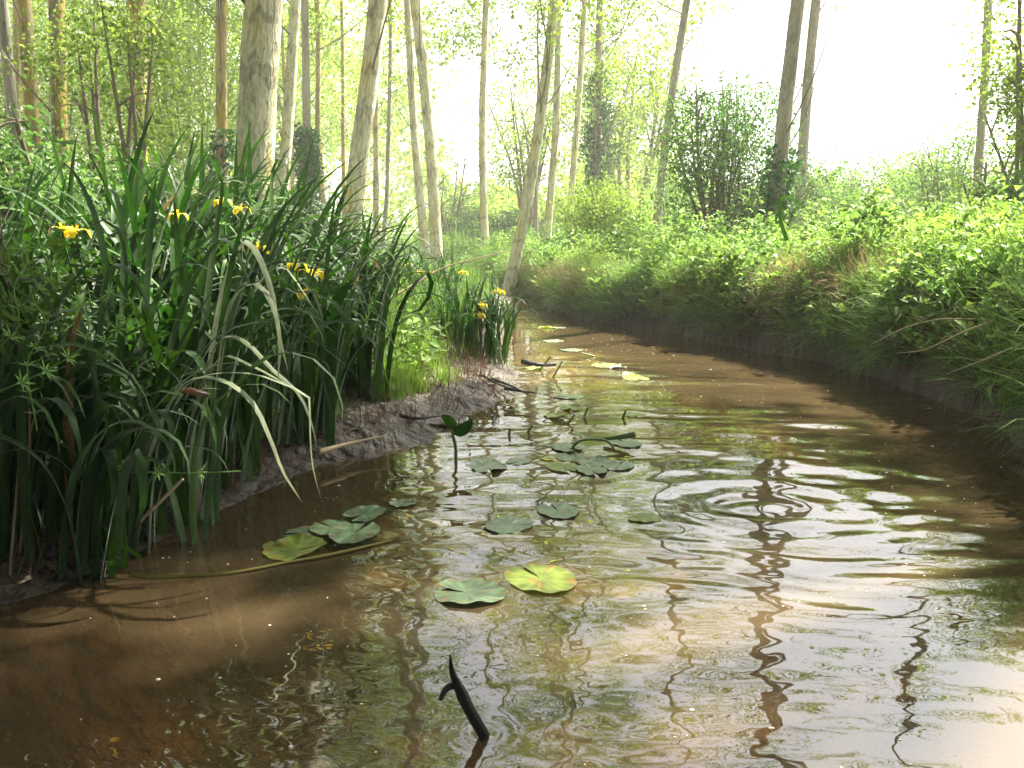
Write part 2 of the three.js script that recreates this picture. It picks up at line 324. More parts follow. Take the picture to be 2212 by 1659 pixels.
function tree(o) {
  const r = rng(treeSeed += 7), d = o.d, H = o.H ?? 18, gy = (x, z) => height(x, z);
  const b0 = at(o.base, 500, d), base = V(b0.x, gy(b0.x, -d) - 0.1, -d);
  const up = at(o.top, o.topY ?? 0, d), dz = (o.lean ?? 0);
  const slope = (up.x - base.x) / (up.y - base.y), R = (o.w / FOC) * d * 0.5;
  const pts = [V(0, 0, 0)], K = 9;
  for (let i = 1; i <= K; i++) {
    const y = (H * i) / K * (i < 3 ? 0.8 : 1), t = y / H, s = up.y - base.y;
    const bend = (o.bend ?? 0) / FOC * d * Math.sin(Math.PI * clamp(y / s, 0, 1.3));
    pts.push(V(slope * Math.min(y, s * 1.5) + slope * 0.5 * Math.max(0, y - s * 1.5) + bend + 0.05 * (r() - 0.5) * Math.min(1, y), y, dz * y + 0.08 * (r() - 0.5)));
  }
  const t = thing(o.name ?? 'poplar_tree', o.label, o.category ?? 'tree', base, o.group);
  const rad = (q) => R * (1 - 0.72 * q) * (1 + 0.35 * Math.exp(-q * H / 0.35));
  const curve = new THREE.CatmullRomCurve3(pts, false, 'centripetal');
  part('trunk', tube(pts, rad, 14, 56, 0.1, treeSeed), o.bark ?? M.barkPale, t);
  const leaves = [], c0 = o.crown ?? 4.5, nl = o.limbs ?? 14, spread = o.spread ?? 2.6, tint = o.tint ?? [1, 1, 1];
  for (let i = 0; i < nl; i++) {
    const y = lerp(c0, H * 0.97, Math.pow((i + r() * 0.7) / nl, 1.1)), q = clamp(y / H, 0, 0.99), p = curve.getPointAt(q);
    const az = r() * 6.2832, taper = 1 - 0.65 * Math.max(0, (y - c0) / (H - c0)), L = spread * taper * (0.7 + 0.6 * r());
    const out = V(Math.cos(az), 0, Math.sin(az)), steep = 0.7 + 0.5 * r(), lp = [p.clone()];
    for (let k = 1; k <= 4; k++) lp.push(p.clone().addScaledVector(out, L * (k / 4)).add(V((r() - 0.5) * 0.2, L * steep * Math.pow(k / 4, 1.25), (r() - 0.5) * 0.2)));
    const geos = [tube(lp, (s) => Math.max(0.006, R * 0.2 * (1 - q * 0.6) * (1 - 0.85 * s)), 5, 10)], lc = new THREE.CatmullRomCurve3(lp);
    for (let k = 0; k < 5; k++) {
      const s = 0.3 + 0.7 * r(), a = lc.getPointAt(s), dir = unit(r); dir.y = Math.abs(dir.y) * 0.7 + 0.15; const l2 = L * 0.35 * (0.5 + r()), e = a.clone().addScaledVector(dir.normalize(), l2);
      if (k < 3) geos.push(tube([a, a.clone().lerp(e, 0.5).add(V(0, 0.04, 0)), e], (q2) => 0.008 * (1 - 0.7 * q2), 4, 4));
      for (let n = 0; n < (o.dense ?? 5); n++) leaves.push([a.clone().lerp(e, 0.3 + 0.8 * r()).add(unit(r).multiplyScalar(0.4 * Math.cbrt(r()))), 0.6 + 0.6 * r(), tintOf(r).map((v, z) => v * tint[z]), [r() * 6, r() * 6, r() * 6]]);
    }
    part('limb', mergeGeometries(geos), o.limbMat ?? M.twig, t);
  }
  for (let i = 0; i < (o.bare ?? 4); i++) {                      // thin bare branches below the crown
    const y = lerp(1.8, Math.max(c0, 4.5), r()), p = curve.getPointAt(clamp(y / H, 0, 1)), az = r() * 6.2832, L = 0.7 + 1.3 * r(), out = V(Math.cos(az), 0, Math.sin(az)), lp = [p.clone()];
    for (let k = 1; k <= 3; k++) lp.push(p.clone().addScaledVector(out, L * 0.6 * k / 3).add(V((r() - 0.5) * 0.08, L * Math.pow(k / 3, 1.3), (r() - 0.5) * 0.08)));
    const a = lp[2], e = a.clone().add(unit(r).multiplyScalar(0.35)).add(V(0, 0.25, 0));
    part('limb', mergeGeometries([tube(lp, (q2) => Math.max(0.004, R * 0.13 * (1 - 0.8 * q2)), 5, 8), tube([a, a.clone().lerp(e, 0.5).add(V(0, 0.03, 0)), e], (q2) => 0.005 * (1 - 0.6 * q2), 4, 4)]), o.limbMat ?? M.twig, t);
    if (r() < 0.6) for (let n = 0; n < 4; n++) leaves.push([lp[3].clone().add(unit(r).multiplyScalar(0.3)), 0.4 + 0.3 * r(), tintOf(r), [r() * 6, r() * 6, r() * 6]]);
  }
  for (let i = leaves.length - 1; i >= 0; i--) if (inGap(leaves[i][0].clone().add(base), r)) leaves.splice(i, 1);
  if (leaves.length) instances('crown', CL[o.leaf ?? 'poplar'][treeSeed % 2], o.leafMat ?? M.poplar, leaves, t);
  if (o.ivy) {
    const l = []; for (let i = 0; i < o.ivy[2]; i++) { const y = lerp(o.ivy[0], o.ivy[1], r()), p = curve.getPointAt(clamp(y / H, 0, 1)), a = r() * 6.2832, rr = R * (1 + (o.ivy[3] ?? 0.6) * r() * (1 - 0.6 * y / o.ivy[1]) * Math.max(0.15, 1 + 2.2 * N(y * 0.9, a * 0.8, treeSeed))); l.push([p.add(V(Math.cos(a) * rr, 0, Math.sin(a) * rr)), 0.6 + 0.6 * r(), tintOf(r, 0.4), [r() * 6, r() * 6, r() * 6]]); }
    instances('ivy', CL.ivy[0], M.ivy, l, t);
  }
  return t;
}
const P1 = 'poplars of the plantation on the left bank';
[
  { base: 40, top: 2, d: 9.5, w: 24, bark: M.barkGrey, label: 'leftmost dull poplar trunk at the picture edge' },
  { base: 82, top: 52, d: 8.8, w: 30, bark: M.barkYellow, label: 'yellow lichened poplar trunk, second from the left edge' },
  { base: 148, top: 118, d: 8.4, w: 34, bark: M.barkYellow, label: 'yellow poplar trunk with sunlit lower right edge, third from the left' },
  { base: 284, top: 290, d: 9.6, w: 42, bark: M.barkYellow, label: 'orange poplar trunk half hidden by leafy shrub' },
  { base: 352, top: 360, d: 24, w: 15, bark: M.barkGrey, label: 'thin poplar trunk behind the leafy shrub' },
  { base: 470, top: 480, d: 11, w: 25, bark: M.barkYellow, label: 'golden poplar trunk just left of the thick pale trunk', ivy: [0.5, 2.0, 60] },
  { base: 535, top: 568, d: 8.2, w: 84, bark: M.barkPale, H: 20, crown: 6.5, label: 'thickest pale poplar trunk rising behind the irises', bend: -6 },
  { base: 594, top: 640, d: 18, w: 27, bark: M.barkPale, label: 'pale leaning poplar just right of the thick trunk' },
  { base: 664, top: 660, d: 19, w: 19, bark: M.barkGrey, ivy: [0, 3.0, 320, 0.9], label: 'poplar with dark ivy sleeve on its lower trunk' },
  { base: 712, top: 688, topY: 200, d: 22, w: 13, bark: M.barkYellow, bend: -8, label: 'thin yellow curved poplar right of the ivied trunk' },
  { base: 742, top: 738, d: 26, w: 10, bark: M.barkYellow, label: 'slender straight poplar between ivied and leaning trunks' },
  { base: 745, top: 812, d: 10.5, w: 44, bark: M.barkPale, crown: 6, label: 'stout poplar leaning right with golden upper trunk' },
  { base: 815, top: 806, d: 20, w: 14, bark: M.barkPale, label: 'thin poplar close behind the stout leaning trunk' },
  { base: 822, top: 842, d: 24, w: 10, bark: M.barkGrey, bend: 8, label: 'very thin wavy poplar right of the stout leaning trunk' },
  { base: 928, top: 880, d: 19, w: 19, bark: M.barkPale, bend: -8, crown: 9, limbs: 7, label: 'left stem of the pale pair of poplars in mid-picture' },
  { base: 944, top: 896, d: 17, w: 26, bark: M.barkPale, bend: 8, crown: 9, limbs: 7, label: 'right and thicker stem of the pale pair of poplars in mid-picture' },
  { base: 1050, top: 1052, d: 20, w: 17, bark: M.barkPale, bend: -8, crown: 7, limbs: 7, label: 'forked straight poplar alone against the white sky' },
  { base: 1092, top: 1202, d: 14.5, w: 25, bark: M.barkPale, bend: 10, crown: 3.4, label: 'pale leaning poplar whose foot stands beside the stream bend' },
  { base: 1178, top: 1208, d: 18.5, w: 17, bark: M.barkPale, bend: 6, label: 'poplar close right of the leaning stream-bend trunk' },
  { base: 1158, top: 1162, topY: 150, d: 25, w: 9, H: 9, bark: M.barkGrey, label: 'dark slender trunk between two pale leaning poplars' },
  { base: 1228, top: 1262, d: 21, w: 15, bark: M.barkPale, label: 'poplar with bare lower trunk rising left of ivied tree' },
  { base: 212, top: 205, d: 21, w: 13, bark: M.barkYellow, label: 'slender golden trunk right of the third trunk from the left' },
  { base: 330, top: 312, d: 19, w: 14, bark: M.barkYellow, bend: 6, label: 'slender golden trunk just right of the orange trunk' },
  { base: 400, top: 412, d: 25, w: 12, bark: M.barkGrey, label: 'thin dull trunk midway between orange and golden trunks' },
  { base: 440, top: 428, d: 28, w: 10, bark: M.barkYellow, label: 'very thin trunk close left of the golden trunk' },
  { base: 625, top: 606, d: 27, w: 10, bark: M.barkYellow, label: 'very thin trunk crossing behind the pale leaning poplar' },
  { base: 20, top: 34, d: 17, w: 15, bark: M.barkYellow, bend: 5, label: 'thin golden trunk between the two leftmost trunks' },
  { base: 1412, top: 1482, d: 17, w: 19, bark: M.barkGrey, bend: -6, label: 'hazy leaning poplar left of the dark multi-stemmed shrub' },
].forEach((o) => tree({ group: P1, ...o }));
const P2 = 'trees on the right bank';
tree({ base: 1665, top: 1728, d: 11.5, w: 33, bark: M.barkGrey, bend: -8, crown: 5, limbs: 9, dense: 3, ivy: [0, 1.9, 90, 1.2], group: P2, label: 'thicker of the two leaning trunks behind the dark shrub' });
tree({ base: 1725, top: 1762, d: 14.5, w: 24, bark: M.barkGrey, bend: -4, crown: 4.6, limbs: 9, dense: 3, group: P2, label: 'slimmer of the two leaning trunks right of the dark shrub' });
tree({ base: 2117, top: 2130, d: 13, w: 18, bark: M.barkGrey, crown: 4.2, limbs: 10, dense: 4, group: P2, label: 'lone dark slim trunk near the right picture edge' });
tree({ base: 1288, top: 1296, topY: 60, d: 25, w: 24, H: 11, bark: M.barkGrey, crown: 2.5, limbs: 22, spread: 3.4, ivy: [0.6, 5.2, 330, 2.4], label: 'tall tree wrapped in thick hanging ivy in the middle distance', name: 'ivied_tree' });
function canopyTree(label, x, z, H, blobs) {
  const r = rng(Math.round(x * 131 + z * 17 + 5000)), base = V(x, height(x, z) - 0.1, z), t = thing('ash_tree', label, 'tree', base, 'trees outside the view');
  const trunk = [V(0, 0, 0), V(0.1, H * 0.35, 0.05), V(-0.05, H * 0.7, 0.1), V(0.05, H, 0)];
  part('trunk', tube(trunk, (q) => 0.22 * (1 - 0.75 * q), 12, 24, 0.1, x), M.barkGrey, t);
  const cv = new THREE.CatmullRomCurve3(trunk), leaves = [];
  for (const [bx, by, bz, rx, ry, n] of blobs) {
    const c = V(bx, by, bz).sub(base), s = cv.getPointAt(clamp((by - ry - base.y) / H, 0.2, 0.9));
    part('limb', tube([s, s.clone().lerp(c, 0.5).add(V(0, 0.3, 0)), c], (q) => 0.07 * (1 - 0.8 * q), 7, 12), M.twig, t);
    for (let i = 0; i < n * 1.25; i++) {
      const u = unit(r).multiplyScalar(Math.cbrt(r())), p = V(c.x + u.x * rx, c.y + u.y * ry, c.z + u.z * rx), w = p.clone().add(base);
      if (inGap(w, r)) continue;
      leaves.push([p, 0.55 + 0.4 * r(), tintOf(r), [r() * 6, r() * 6, r() * 6]]);
    }
  }
  instances('crown', CL.far[0], M.dark, leaves, t);
}
canopyTree('ash leaning over the water from beyond the right edge', 6.2, -6.4, 13, [[3.2, 7.4, -5.6, 1.9, 1.6, 420], [1.7, 7.6, -4.0, 1.7, 1.3, 380], [4.6, 9.5, -6.6, 2.0, 1.6, 300], [4.2, 8.6, -3.6, 1.8, 1.4, 260], [5.2, 8.0, -8.0, 1.8, 1.2, 340], [2.2, 8.6, -5.6, 1.6, 1.0, 220]]);
canopyTree('ash on the right bank abreast of the viewer', 5.4, -0.8, 13, [[3.4, 8.5, -1.4, 2.6, 1.6, 420], [1.0, 9.2, -1.4, 2.4, 1.4, 420], [6.5, 10, 0, 3, 2.4, 420]]);
canopyTree('ash behind the viewer on the right bank', 4.6, 4.2, 14, [[2.5, 8, 3, 3.2, 2.2, 520], [5.5, 9, 5, 3.2, 3.2, 500], [7, 5, 3, 2.4, 2.4, 400]]);
canopyTree('ash behind the viewer at the stream bend', -0.5, 9, 15, [[-0.5, 7, 6.5, 3.6, 3, 620], [0, 4, 10, 4, 3.4, 700]]);
canopyTree('ash behind the viewer on the left bank', -4.2, 2.6, 14, [[-2.2, 8, 1.6, 3.2, 2, 620], [-5, 6, 3, 3.4, 3.4, 700], [-1.6, 8.6, -1.6, 2.6, 1.5, 520]]);
canopyTree('ash on the left bank beside the irises beyond the picture', -6.6, -1.6, 14, [[-4.6, 7, -2.4, 2.8, 2, 620], [-6.5, 5, -1, 2.8, 3.2, 620], [-8.5, 6, -3, 2.4, 3, 400]]);

// ---------------------------------------------------------------- shrubs
let shrubSeed = 900;
function shrub(o) {
  const r = rng(shrubSeed += 11), c = o.at ? V(...o.at) : at(o.px, o.py, o.d), gy = height(c.x, c.z), base = V(c.x, gy - 0.05, c.z), cy = c.y - base.y;
  const t = thing(o.name ?? 'shrub', o.label, o.category ?? 'shrub', base, o.group), rx = o.rx, ry = o.ry, leaves = [], geos = [], tint = o.tint ?? [1, 1, 1];
  for (let i = 0; i < (o.stems ?? 7); i++) {
    const a = r() * 6.2832, e = V(Math.cos(a) * rx * 0.75 * Math.sqrt(r()), cy + ry * (0.2 + 0.7 * r()), Math.sin(a) * rx * 0.6 * r()), m = e.clone().multiplyScalar(0.5).add(V((r() - 0.5) * 0.3 * rx, 0.1 * ry * r(), (r() - 0.5) * 0.3 * rx));
    const pts = [V((r() - 0.5) * 0.25, 0, (r() - 0.5) * 0.25), m, e], cv = new THREE.CatmullRomCurve3(pts);
    geos.push(tube(pts, (q) => (o.stemR ?? 0.03) * (1 - 0.8 * q) + 0.003, 6, 10));
    for (let k = 0; k < (o.twigs ?? 5); k++) { const s = cv.getPointAt(0.35 + 0.6 * r()), dd = unit(r); dd.y = Math.abs(dd.y) * 0.8; const f = s.clone().addScaledVector(dd.normalize(), rx * 0.45 * (0.4 + r())); geos.push(tube([s, s.clone().lerp(f, 0.5).add(V(0, 0.05, 0)), f], (q) => (o.stemR ?? 0.03) * 0.35 * (1 - 0.8 * q) + 0.002, 4, 5)); }
  }
  part('stems', mergeGeometries(geos), o.stemMat ?? M.twig, t);
  for (let i = 0; i < o.n;) {
    const u = unit(r).multiplyScalar(Math.pow(r(), 0.42)), p = V(u.x * rx, cy + u.y * ry, u.z * (o.rz ?? rx));
    if (fbm(p.x * 1.1 / (o.grain ?? 1) + shrubSeed, p.y * 1.3 / (o.grain ?? 1), p.z * 1.1 / (o.grain ?? 1), 3) < (o.gap ?? -0.05) - 0.25 * (1 - u.length())) { i += 0.34; continue; }
    if (p.y > 0) leaves.push([p, (o.s ?? 1) * (0.6 + 0.7 * r()), tintOf(r, 0.35).map((v, z) => v * tint[z]), [r() * 6, r() * 6, r() * 6]]);
    i++;
  }
  instances('foliage', CL[o.leaf ?? 'small'][shrubSeed % 2], o.mat ?? M.shrub, leaves, t);
  return t;
}
[
  { px: 240, py: 215, d: 7.6, rx: 0.62, ry: 0.85, n: 300, gap: 0.03, mat: M.poplar, label: 'airy sunlit shrub in front of the orange trunk' },
  { px: 400, py: 200, d: 17, rx: 1.8, ry: 2.8, n: 1500, mat: M.poplar, label: 'loose pale shrub left of the golden trunk' },
  { px: 20, py: 200, d: 18, rx: 2.2, ry: 2.8, n: 1500, mat: M.poplar, label: 'blurred leafy shrub at the left picture edge' },
  { px: 200, py: 150, d: 21, rx: 2.4, ry: 3.2, n: 1600, mat: M.poplar, label: 'leafy understorey tree between the left trunks', category: 'tree', name: 'understorey_tree' },
  { px: 620, py: 200, d: 30, rx: 2.6, ry: 3.4, n: 800, leaf: 'poplar', mat: M.poplar, stemR: 0.08, label: 'pale leafy tree behind the ivied poplar', category: 'tree', name: 'understorey_tree' },
  { px: 30, py: 590, d: 2.55, rx: 0.2, ry: 0.36, n: 26, leaf: 'fine', mat: M.nettle, tint: [0.6, 0.65, 0.5], stems: 2, twigs: 2, stemR: 0.002, label: 'tangle of narrow-leaved weeds at the left edge before the irises' },
  { px: 60, py: 440, d: 5.2, rx: 0.7, ry: 0.6, n: 420, mat: M.shrub, tint: [0.7, 0.8, 0.7], label: 'dark leafy bush at the left edge above the irises' },
  { px: 1560, py: 345, d: 13, rx: 1.1, ry: 1.25, n: 620, mat: M.shrub, tint: [0.7, 0.8, 0.8], stems: 12, twigs: 9, stemR: 0.035, gap: 0.02, label: 'dark multi-stemmed shrub left of the two leaning trunks', name: 'dark_shrub' },
  { px: 1660, py: 440, d: 12.5, rx: 0.9, ry: 0.7, n: 260, mat: M.dark, stems: 12, twigs: 7, stemR: 0.02, label: 'twiggy dark bush at the foot of the two leaning trunks' },
  { px: 968, py: 420, d: 26, rx: 1.1, ry: 1.5, n: 210, s: 0.8, mat: M.dark, tint: [1.3, 1.2, 1.2], stems: 6, twigs: 9, stemR: 0.05, label: 'small crooked tree with sparse leaves against the sky', category: 'tree', name: 'crooked_tree' },
  { px: 1000, py: 505, d: 29, rx: 1.5, ry: 0.95, n: 1000, mat: M.ivy, tint: [0.55, 0.6, 0.7], label: 'left half of the dark hedge behind the poplars', name: 'hedge_bush' },
  { px: 1090, py: 510, d: 30, rx: 1.6, ry: 0.9, n: 1000, mat: M.ivy, tint: [0.55, 0.6, 0.7], label: 'right half of the dark hedge behind the leaning poplar', name: 'hedge_bush' },
  { px: 1200, py: 515, d: 27, rx: 1.0, ry: 0.7, n: 300, mat: M.shrub, label: 'low green bush right of the dark hedge' },
  { px: 1310, py: 465, d: 16, rx: 0.85, ry: 0.75, n: 520, mat: M.poplar, label: 'pale rounded bush at the stream bend below the ivied tree' },
  { px: 1450, py: 470, d: 20, rx: 1.1, ry: 0.9, n: 380, mat: M.shrub, label: 'bush behind the foot of the hazy leaning poplar' },
  { px: 1360, py: 230, d: 30, rx: 2.6, ry: 3.2, n: 900, leaf: 'poplar', mat: M.poplar, stemR: 0.09, gap: 0.03, label: 'broad pale tree behind the ivied tree', category: 'tree', name: 'broad_tree' },
  { px: 1140, py: 300, d: 32, rx: 2.2, ry: 2.6, n: 560, leaf: 'poplar', mat: M.poplar, stemR: 0.09, gap: 0.05, label: 'pale distant tree behind the leaning poplar pair', category: 'tree', name: 'broad_tree' },
  { px: 1800, py: 430, d: 16, rx: 1.3, ry: 0.7, n: 360, mat: M.shrub, label: 'low sunlit bush right of the slimmer leaning trunk' },
  { px: 1930, py: 420, d: 19, rx: 1.5, ry: 1.0, n: 380, mat: M.shrub, gap: 0.03, label: 'hazy bush in the open gap before white sky' },
  { px: 2060, py: 390, d: 15, rx: 1.1, ry: 0.9, n: 360, mat: M.shrub, label: 'bush at the foot of the lone dark trunk' },
  { px: 2140, py: 425, d: 8.5, rx: 0.42, ry: 0.4, n: 240, mat: M.dark, tint: [1.4, 1.4, 1.2], label: 'small rounded dark bush below the lone trunk' },
  { px: 2225, py: 300, d: 9.5, rx: 0.7, ry: 1.0, n: 330, mat: M.poplar, gap: 0.02, label: 'tall leafy bush at the right picture edge' },
  { px: 2320, py: 70, d: 9.5, rx: 1.0, ry: 1.0, n: 420, mat: M.poplar, gap: 0.02, stemR: 0.06, label: 'leafy tree crown hanging in at the top right corner', category: 'tree', name: 'overhanging_tree' },
  { px: 1106, py: 830, d: 3, at: [-3.6, 1.1, -0.6], rx: 1.2, ry: 1.1, n: 520, leaf: 'poplar', mat: M.dark, label: 'dark bush on the left bank beside the viewer' },
  { px: 1106, py: 830, d: 3, at: [-3.7, 1.3, 2.2], rx: 1.5, ry: 1.4, n: 620, leaf: 'poplar', mat: M.dark, label: 'dark bush on the left bank behind the viewer' },
  { px: 1106, py: 830, d: 3, at: [-1.2, 1.4, 6.2], rx: 1.8, ry: 1.6, n: 620, leaf: 'poplar', mat: M.dark, label: 'dark bush across the stream bend behind the viewer' },
  { px: 1106, py: 830, d: 3, at: [1.6, 1.5, 6.8], rx: 1.8, ry: 1.6, n: 620, leaf: 'poplar', mat: M.dark, label: 'second dark bush at the stream bend behind the viewer' },
  { px: 1106, py: 830, d: 3, at: [5.0, 2.2, -2.3], rx: 1.1, ry: 1.4, n: 620, leaf: 'poplar', mat: M.dark, label: 'tall dark bush on the right bank just beyond the picture' },
  { px: 1106, py: 830, d: 3, at: [4.7, 2.2, 0.3], rx: 1.4, ry: 1.5, n: 700, leaf: 'poplar', mat: M.dark, label: 'tall dark bush on the right bank abreast of the viewer' },
  { px: 1106, py: 830, d: 3, at: [4.2, 1.7, 3], rx: 1.5, ry: 1.2, n: 520, leaf: 'poplar', mat: M.dark, label: 'dark bush on the right bank behind the viewer' },
].forEach(shrub);
{ // far woodland that closes the view
  const r = rng(77), l = [];
  for (let i = 0; i < 9000; i++) {
    const a = lerp(-0.75, 0.68, r()), d = lerp(38, 62, r()), x = Math.sin(a) * d, z = -Math.cos(a) * d, px = a / 0.56;
    const top = px < -0.15 ? 16 : px < 0.12 ? 3.2 : px < 0.34 ? 7 : 3.0, y = 0.5 + top * Math.pow(r(), 0.9) * (0.75 + 0.5 * N(a * 14, 3));
    if (fbm(a * 22, y * 0.35, d * 0.1, 3) < -0.08) continue;
    l.push([V(x, y, z), 1 + 1.1 * r(), tintOf(r, 0.3), [r() * 6, r() * 6, r() * 6]]);
  }
  tag(instances('distant_woodland', CL.far[0], M.poplar, l), 'pale sunlit woodland far beyond the poplars', 'woodland', null, 'stuff');
}

// ---------------------------------------------------------------- bank vegetation
function scatter(name, geos, mat, n, pick, label, category, seed) {
  const r = rng(seed), lists = geos.map(() => []);
  for (let i = 0; i < n; i++) { const q = pick(r, i); if (q) lists[i % geos.length].push(q); }
  const g = new THREE.Group(); g.name = numbered(name); scene.add(g); tag(g, label, category, null, 'stuff');
  geos.forEach((q, i) => instances(name + '_mass', q, mat, lists[i], g).userData.kind = 'stuff');
}
const zPick = (r, a, b) => -(a * Math.pow(b / a, r()));                            // denser close by
scatter('nettles', CL.nettle, M.nettle, 9500, (r) => {
  const z = zPick(r, 2.2, 22), dr = 0.1 + 3.4 * Math.pow(r(), 1.5) * (z < -9 ? 1.5 : 1), x = rightX(z) + dr, y = height(x, z), v = fbm(x * 1.5, z * 1.5, 8, 2);
  if (v < -0.12 && r() < 0.8) return null;
  const h = (0.04 + 0.44 * r()) * (0.75 + 0.3 * smoothstep(dr, 0.2, 1)) * Math.max(0.15, 1 + 1.9 * v);
  return [V(x - 0.22 * r() * (1 - smoothstep(dr, 0.2, 0.6)), y + h, z), 0.6 + 0.9 * r() * r(), tintOf(r, 0.4), [0.5 * (r() - 0.5), r() * 6.3, 0.5 * (r() - 0.5)]];
}, 'dense nettles and leafy weeds covering the right bank', 'undergrowth', 31);
scatter('goosegrass', CL.fine, M.nettle, 5200, (r) => {
  const z = zPick(r, 2.2, 20), dr = 0.12 + 1.9 * r(), x = rightX(z) + dr, y = height(x, z), v = fbm(x * 0.9 + 5, z * 0.9, 2, 2);
  if (v < 0) return null;
  return [V(x, y + 0.05 + 0.28 * r() * (1 + v), z), 0.7 + 0.7 * r(), tintOf(r, 0.3).map((q, i) => q * [1.25, 1.15, 0.9][i]), [r() - 0.5, r() * 6.3, r() - 0.5]];
}, 'fine feathery weeds mixed into the right bank', 'undergrowth', 32);
scatter('bank_grass', CL.hang, M.grass, 5200, (r) => {
  const z = zPick(r, 2.2, 20), dr = 0.03 + 0.5 * r(), x = rightX(z) + dr, y = height(x, z), v = fbm(z * 0.9, 4, x, 2);
  if (v < -0.1) return null;
  return [V(x, y + 0.02, z), 0.7 + 0.6 * r(), tintOf(r, 0.3), [0.2 * (r() - 0.5), r() * 6.3, 0.15 + 0.35 * r()]];
}, 'long green grass hanging over the right bank to the water', 'grass', 33);
scatter('dry_bank_grass', CL.hang, M.dryGrass, 1500, (r) => {
  const z = zPick(r, 6.5, 16), dr = 0.1 + 0.42 * r(), x = rightX(z) + dr, y = height(x, z), v = fbm(z * 1.1, 14, x, 2);
  if (v > 0.05) return null;
  return [V(x, y + 0.02, z), 0.75 + 0.6 * r(), tintOf(r, 0.35), [0.2 * (r() - 0.5), r() * 6.3, 0.6 + 0.4 * r()]];
}, 'dry brown grass hanging down the face of the right bank', 'dry grass', 34);
scatter('bank_roots', [tuft(51, 12, 0.25, 0.5, 0.006, 0.9, 1.6), tuft(52, 12, 0.2, 0.4, 0.005, 1.1, 1.8)], M.dryGrass, 450, (r) => {
  const z = zPick(r, 2.2, 16), dr = 0.05 + 0.22 * r(), x = rightX(z) + dr;
  return [V(x, height(x, z) + 0.01, z), 0.6 + 0.6 * r(), [0.3, 0.3, 0.26].map((q) => q * (0.5 + r())), [0.4 * (r() - 0.5), r() * 6.3, 0.9 + 0.5 * r()]];
}, 'dark roots and dead stems trailing over the undercut right bank', 'roots', 40);
scatter('trailing_grass', CL.hang, M.grass, 2500, (r) => {
  const z = zPick(r, 2.2, 16), dr = 0.03 + 0.2 * r(), x = rightX(z) + dr; if (fbm(z * 1.6, 30, x, 2) < -0.08) return null;
  return [V(x, height(x, z) + 0.01, z), 0.7 + 0.7 * r(), tintOf(r, 0.3).map((q) => q * 0.8), [0.4 * (r() - 0.5), r() * 6.3, 0.7 + 0.5 * r()]];
}, 'tufts of green grass trailing down the bank face into the water', 'grass', 46);
scatter('meadow_grass', CL.meadow, M.grass, 7000, (r) => {
  const z = zPick(r, 5, 40), side = r() < 0.72, x = side ? leftX(z) - (0.35 + (2 + -z * 0.75) * r()) : rightX(z) + 1.2 + (-z * 0.6) * r();
  if (side && z > -7.5 && x > leftX(z) - 0.95) return null;
  return [V(x, height(x, z) - 0.02, z), (0.55 + 0.6 * r()) * (z < -20 ? 1.5 : 1), tintOf(r, 0.3), [0.15 * (r() - 0.5), r() * 6.3, 0.15 * (r() - 0.5)]];
}, 'tall bright meadow grass under the poplars', 'grass', 35);
scatter('low_weeds', CL.nettle, M.nettle, 3200, (r) => {
  const z = zPick(r, 5, 30), x = leftX(z) - (0.7 + (1.6 + -z * 0.6) * r());
  return [V(x, height(x, z) + 0.3 * r() * r() + 0.05, z), 0.7 + 0.7 * r(), tintOf(r, 0.35), [r() * 0.6, r() * 6.3, r() * 0.6]];
}, 'leafy weeds on the ground between the irises and poplars', 'undergrowth', 36);
scatter('mud_edge_grass', [tuft(41, 9, 0.07, 0.2, 0.005, 0.7, 1.2), tuft(42, 8, 0.06, 0.15, 0.004, 0.9, 1.4)], M.grass, 900, (r) => {
  const z = -(3.6 + 3.4 * r()), dl = 0.42 + 0.75 * Math.pow(r(), 0.7), x = leftX(z) - dl, v = fbm(x * 2.2, z * 2.2, 3, 2) + smoothstep(dl, 0.3, 0.7) * 0.5;
  if (v < 0.18) return null;
  return [V(x, height(x, z), z), 0.7 + 0.8 * r(), tintOf(r, 0.25).map((q, i) => q * [1.3, 1.2, 0.8][i]), [0, r() * 6.3, 0]];
}, 'short yellowish grass tufts at the edge of the mud', 'grass', 37);
scatter('waterside_grass', [tuft(43, 16, 0.2, 0.45, 0.007, 0.8, 1.7), tuft(44, 14, 0.16, 0.35, 0.006, 0.8, 1.5)], M.grass, 260, (r) => {
  const z = -(2.6 + 2.2 * r()), x = rightX(z) + 0.02 + 0.5 * r();
  return [V(x, height(x, z), z), 0.7 + 0.7 * r(), tintOf(r, 0.25).map((q, i) => q * [0.9, 1.1, 0.8][i]), [0, r() * 6.3, 0.35]];
}, 'bright green grass drooping into the water at lower right', 'grass', 38);
scatter('roots_and_litter', [tuft(45, 12, 0.3, 0.35, 0.006, 1.6, 0.6)], M.dryGrass, 900, (r) => {
  const right = r() < 0.3, z = -(2.4 + 8 * r()), x = right ? rightX(z) + 0.02 + 0.2 * r() : leftX(z) - 0.1 - 1.0 * r();
  return [V(x, height(x, z) + 0.004, z), 0.3 + 0.5 * r(), [0.35, 0.3, 0.28].map((q) => q * (0.5 + r())), [0, r() * 6.3, 0]];
}, 'dead stems and litter lying on the mud', 'litter', 39);

